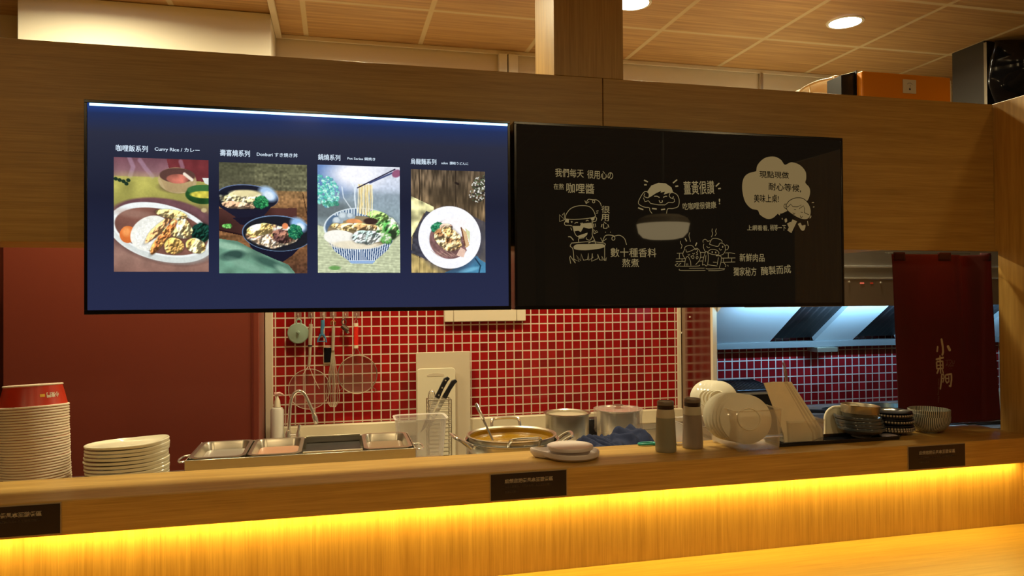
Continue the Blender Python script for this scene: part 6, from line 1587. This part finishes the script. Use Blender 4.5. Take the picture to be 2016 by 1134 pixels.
b.prism([(w0 + 0.012, 2.54, FT + 0.0004), (w1 - 0.006, 2.54, FT + 0.0004), (w1 - 0.006, 2.54, zt_), (w0 + 0.035, 2.54, zt_ - 0.012), (w0 + 0.012, 2.54, zt_ - 0.018)], (0, 0.09, 0)); b.build('casing', M['black'], t, bevel=0.002)
MB().box(w1 - 0.005, a_[0] - 0.002, 2.53, 2.62, FT + 0.0004, zt_ + 0.002).build('lamp_panel', M['black'], t)
for py_, mm, rr in ((162, emit('green pilot', (0.05, 0.95, 0.62), 1.6), 0.0055), (172, emit('red pilot', (0.35, 0.03, 0.015), 0.5), 0.004)):
    q = PY(1691, py_, 2.529); b = MB(); b.tube([q + [0, 0.0012, 0], q + [0, -0.003, 0], q + [0, -0.005, 0]], [rr, rr, rr * 0.5], 12); b.build('pilot_lamp', mm, t)
# white curved duct hood behind the fascia
q = lambda x, y: tuple(PY(x, y, 2.90))
t = thing('duct', 'white metal duct hood with a curved edge behind the fascia, left of the control box', 'duct', q(1620, 190))
cur = [q(1569, 188), q(1577, 177), q(1592, 168), q(1612, 160), q(1640, 154)]
cv = spline(cur, 5)
bot = PY(1650, 230, 2.90)[2]
b = MB(); b.prism([(c_[0], c_[1] + 0.02, c_[2]) for c_ in cv] + [(cv[-1][0], 2.92, bot), (cv[0][0], 2.92, bot)], (0, 0.25, 0)); b.build('side_sheet', M['white_metal'], t)
b = MB(); b.tube(cv, 0.0052, 8); b.tube([q(1594.5, 168), tuple(np.array(q(1594.5, 168)) + [0, 0, -0.16])], 0.0035, 6); b.build('rim', M['white_metal'], t)
z_ = PY(1650, 149, 2.89)[2]; x_ = PY(1641, 150, 2.89)[0]
MB().box(x_, x_ + 0.026, 2.885, 2.918, bot, z_).build('taped_edge', mat('white crinkled tape', (0.75, 0.70, 0.60), 0.5, bump=0.6, scale=30), t, bevel=0.003)
MB().box(x_ + 0.0265, x_ + 0.16, 2.90, 3.15, bot, z_ + 0.004).build('dark_sleeve', M['charcoal'], t)
MB().box(cv[3][0], cv[3][0] + 0.02, 2.93, 3.949, bot - 0.025, bot - 0.0005).box(x_ + 0.10, x_ + 0.12, 2.93, 3.949, bot - 0.025, bot - 0.0005).build('wall_bracket', M['charcoal'], t)
# big dark duct with a black plastic covered opening at the right
DX0, DY0 = 3.43, 3.225; w0_, w1_ = PY(1947, 84, 3.19)[0], PY(1947, 84, 3.19)[2]
t = thing('duct', 'big charcoal sheet metal duct with a plastic wrapped opening at the upper right corner', 'duct', (3.6, 3.3, 2.42))
MB().box(DX0, DX0 + 0.7, DY0, 3.435, 2.46, CEIL - 0.001).build('duct_wall', M['charcoal'], t)
MB().box(DX0 - 0.004, w0_, DY0 - 0.02, DY0 - 0.001, 2.46, w1_ + 0.01).build('taped_flange', mat('dull tape', (0.30, 0.26, 0.20), 0.45, bump=0.6, scale=40), t, bevel=0.003)
b = MB(); hn = np.random.RandomState(3); nz_ = vnoise(40, 40, 6, 5, hn)
b.surf(lambda u, v: (w0_ + 0.004 + 0.6 * u, DY0 - 0.01 - 0.14 * math.sin(PI * min(1, 0.05 + u * 1.6)) * 0.5 - 0.06 * nz_[int(v * 39), int(u * 39)] - 0.03 * math.sin(v * 8 + u * 5), 2.46 + (w1_ - 2.46) * v), 40, 40)
b.build('black_plastic_wrap', M['black_gloss'], t, angle=180, solid=0.002)


# ---- third level: small pieces that belong to a part
def nest(root, child, part):
    target = next((c for c in root.children if c.name.split('.')[0] == part), None)
    if target is None: return
    for c in [c for c in root.children if c.name.split('.')[0] == child]: c.parent = target


for o in [o for o in list(SC.objects) if o.parent is None and o.type == 'EMPTY']:
    for child, part in (('rivet', 'handle'), ('dial_marks', 'meter'), ('heading_text', 'plate'), ('small_text', 'plate'), ('drawing', 'display'), ('handwriting', 'display'),
                        ('menu_photo', 'display'), ('heading_text', 'display'), ('bright_line', 'display'), ('grip_slot', 'board'), ('display_digits', 'front_panel'), ('screw', 'front_panel'),
                        ('grease_cup', 'gutter'), ('pilot_lamp', 'lamp_panel'), ('yellow_mark', 'body'), ('white_mark', 'body'), ('tiny_animal_mark', 'fabric'), ('small_text', 'fabric'),
                        ('character_small', 'fabric'), ('character_east', 'fabric'), ('character_gate', 'fabric'), ('panel_joint', 'red_cladding'), ('nozzle', 'spout'), ('prong', 'plate')):
        nest(o, child, part)
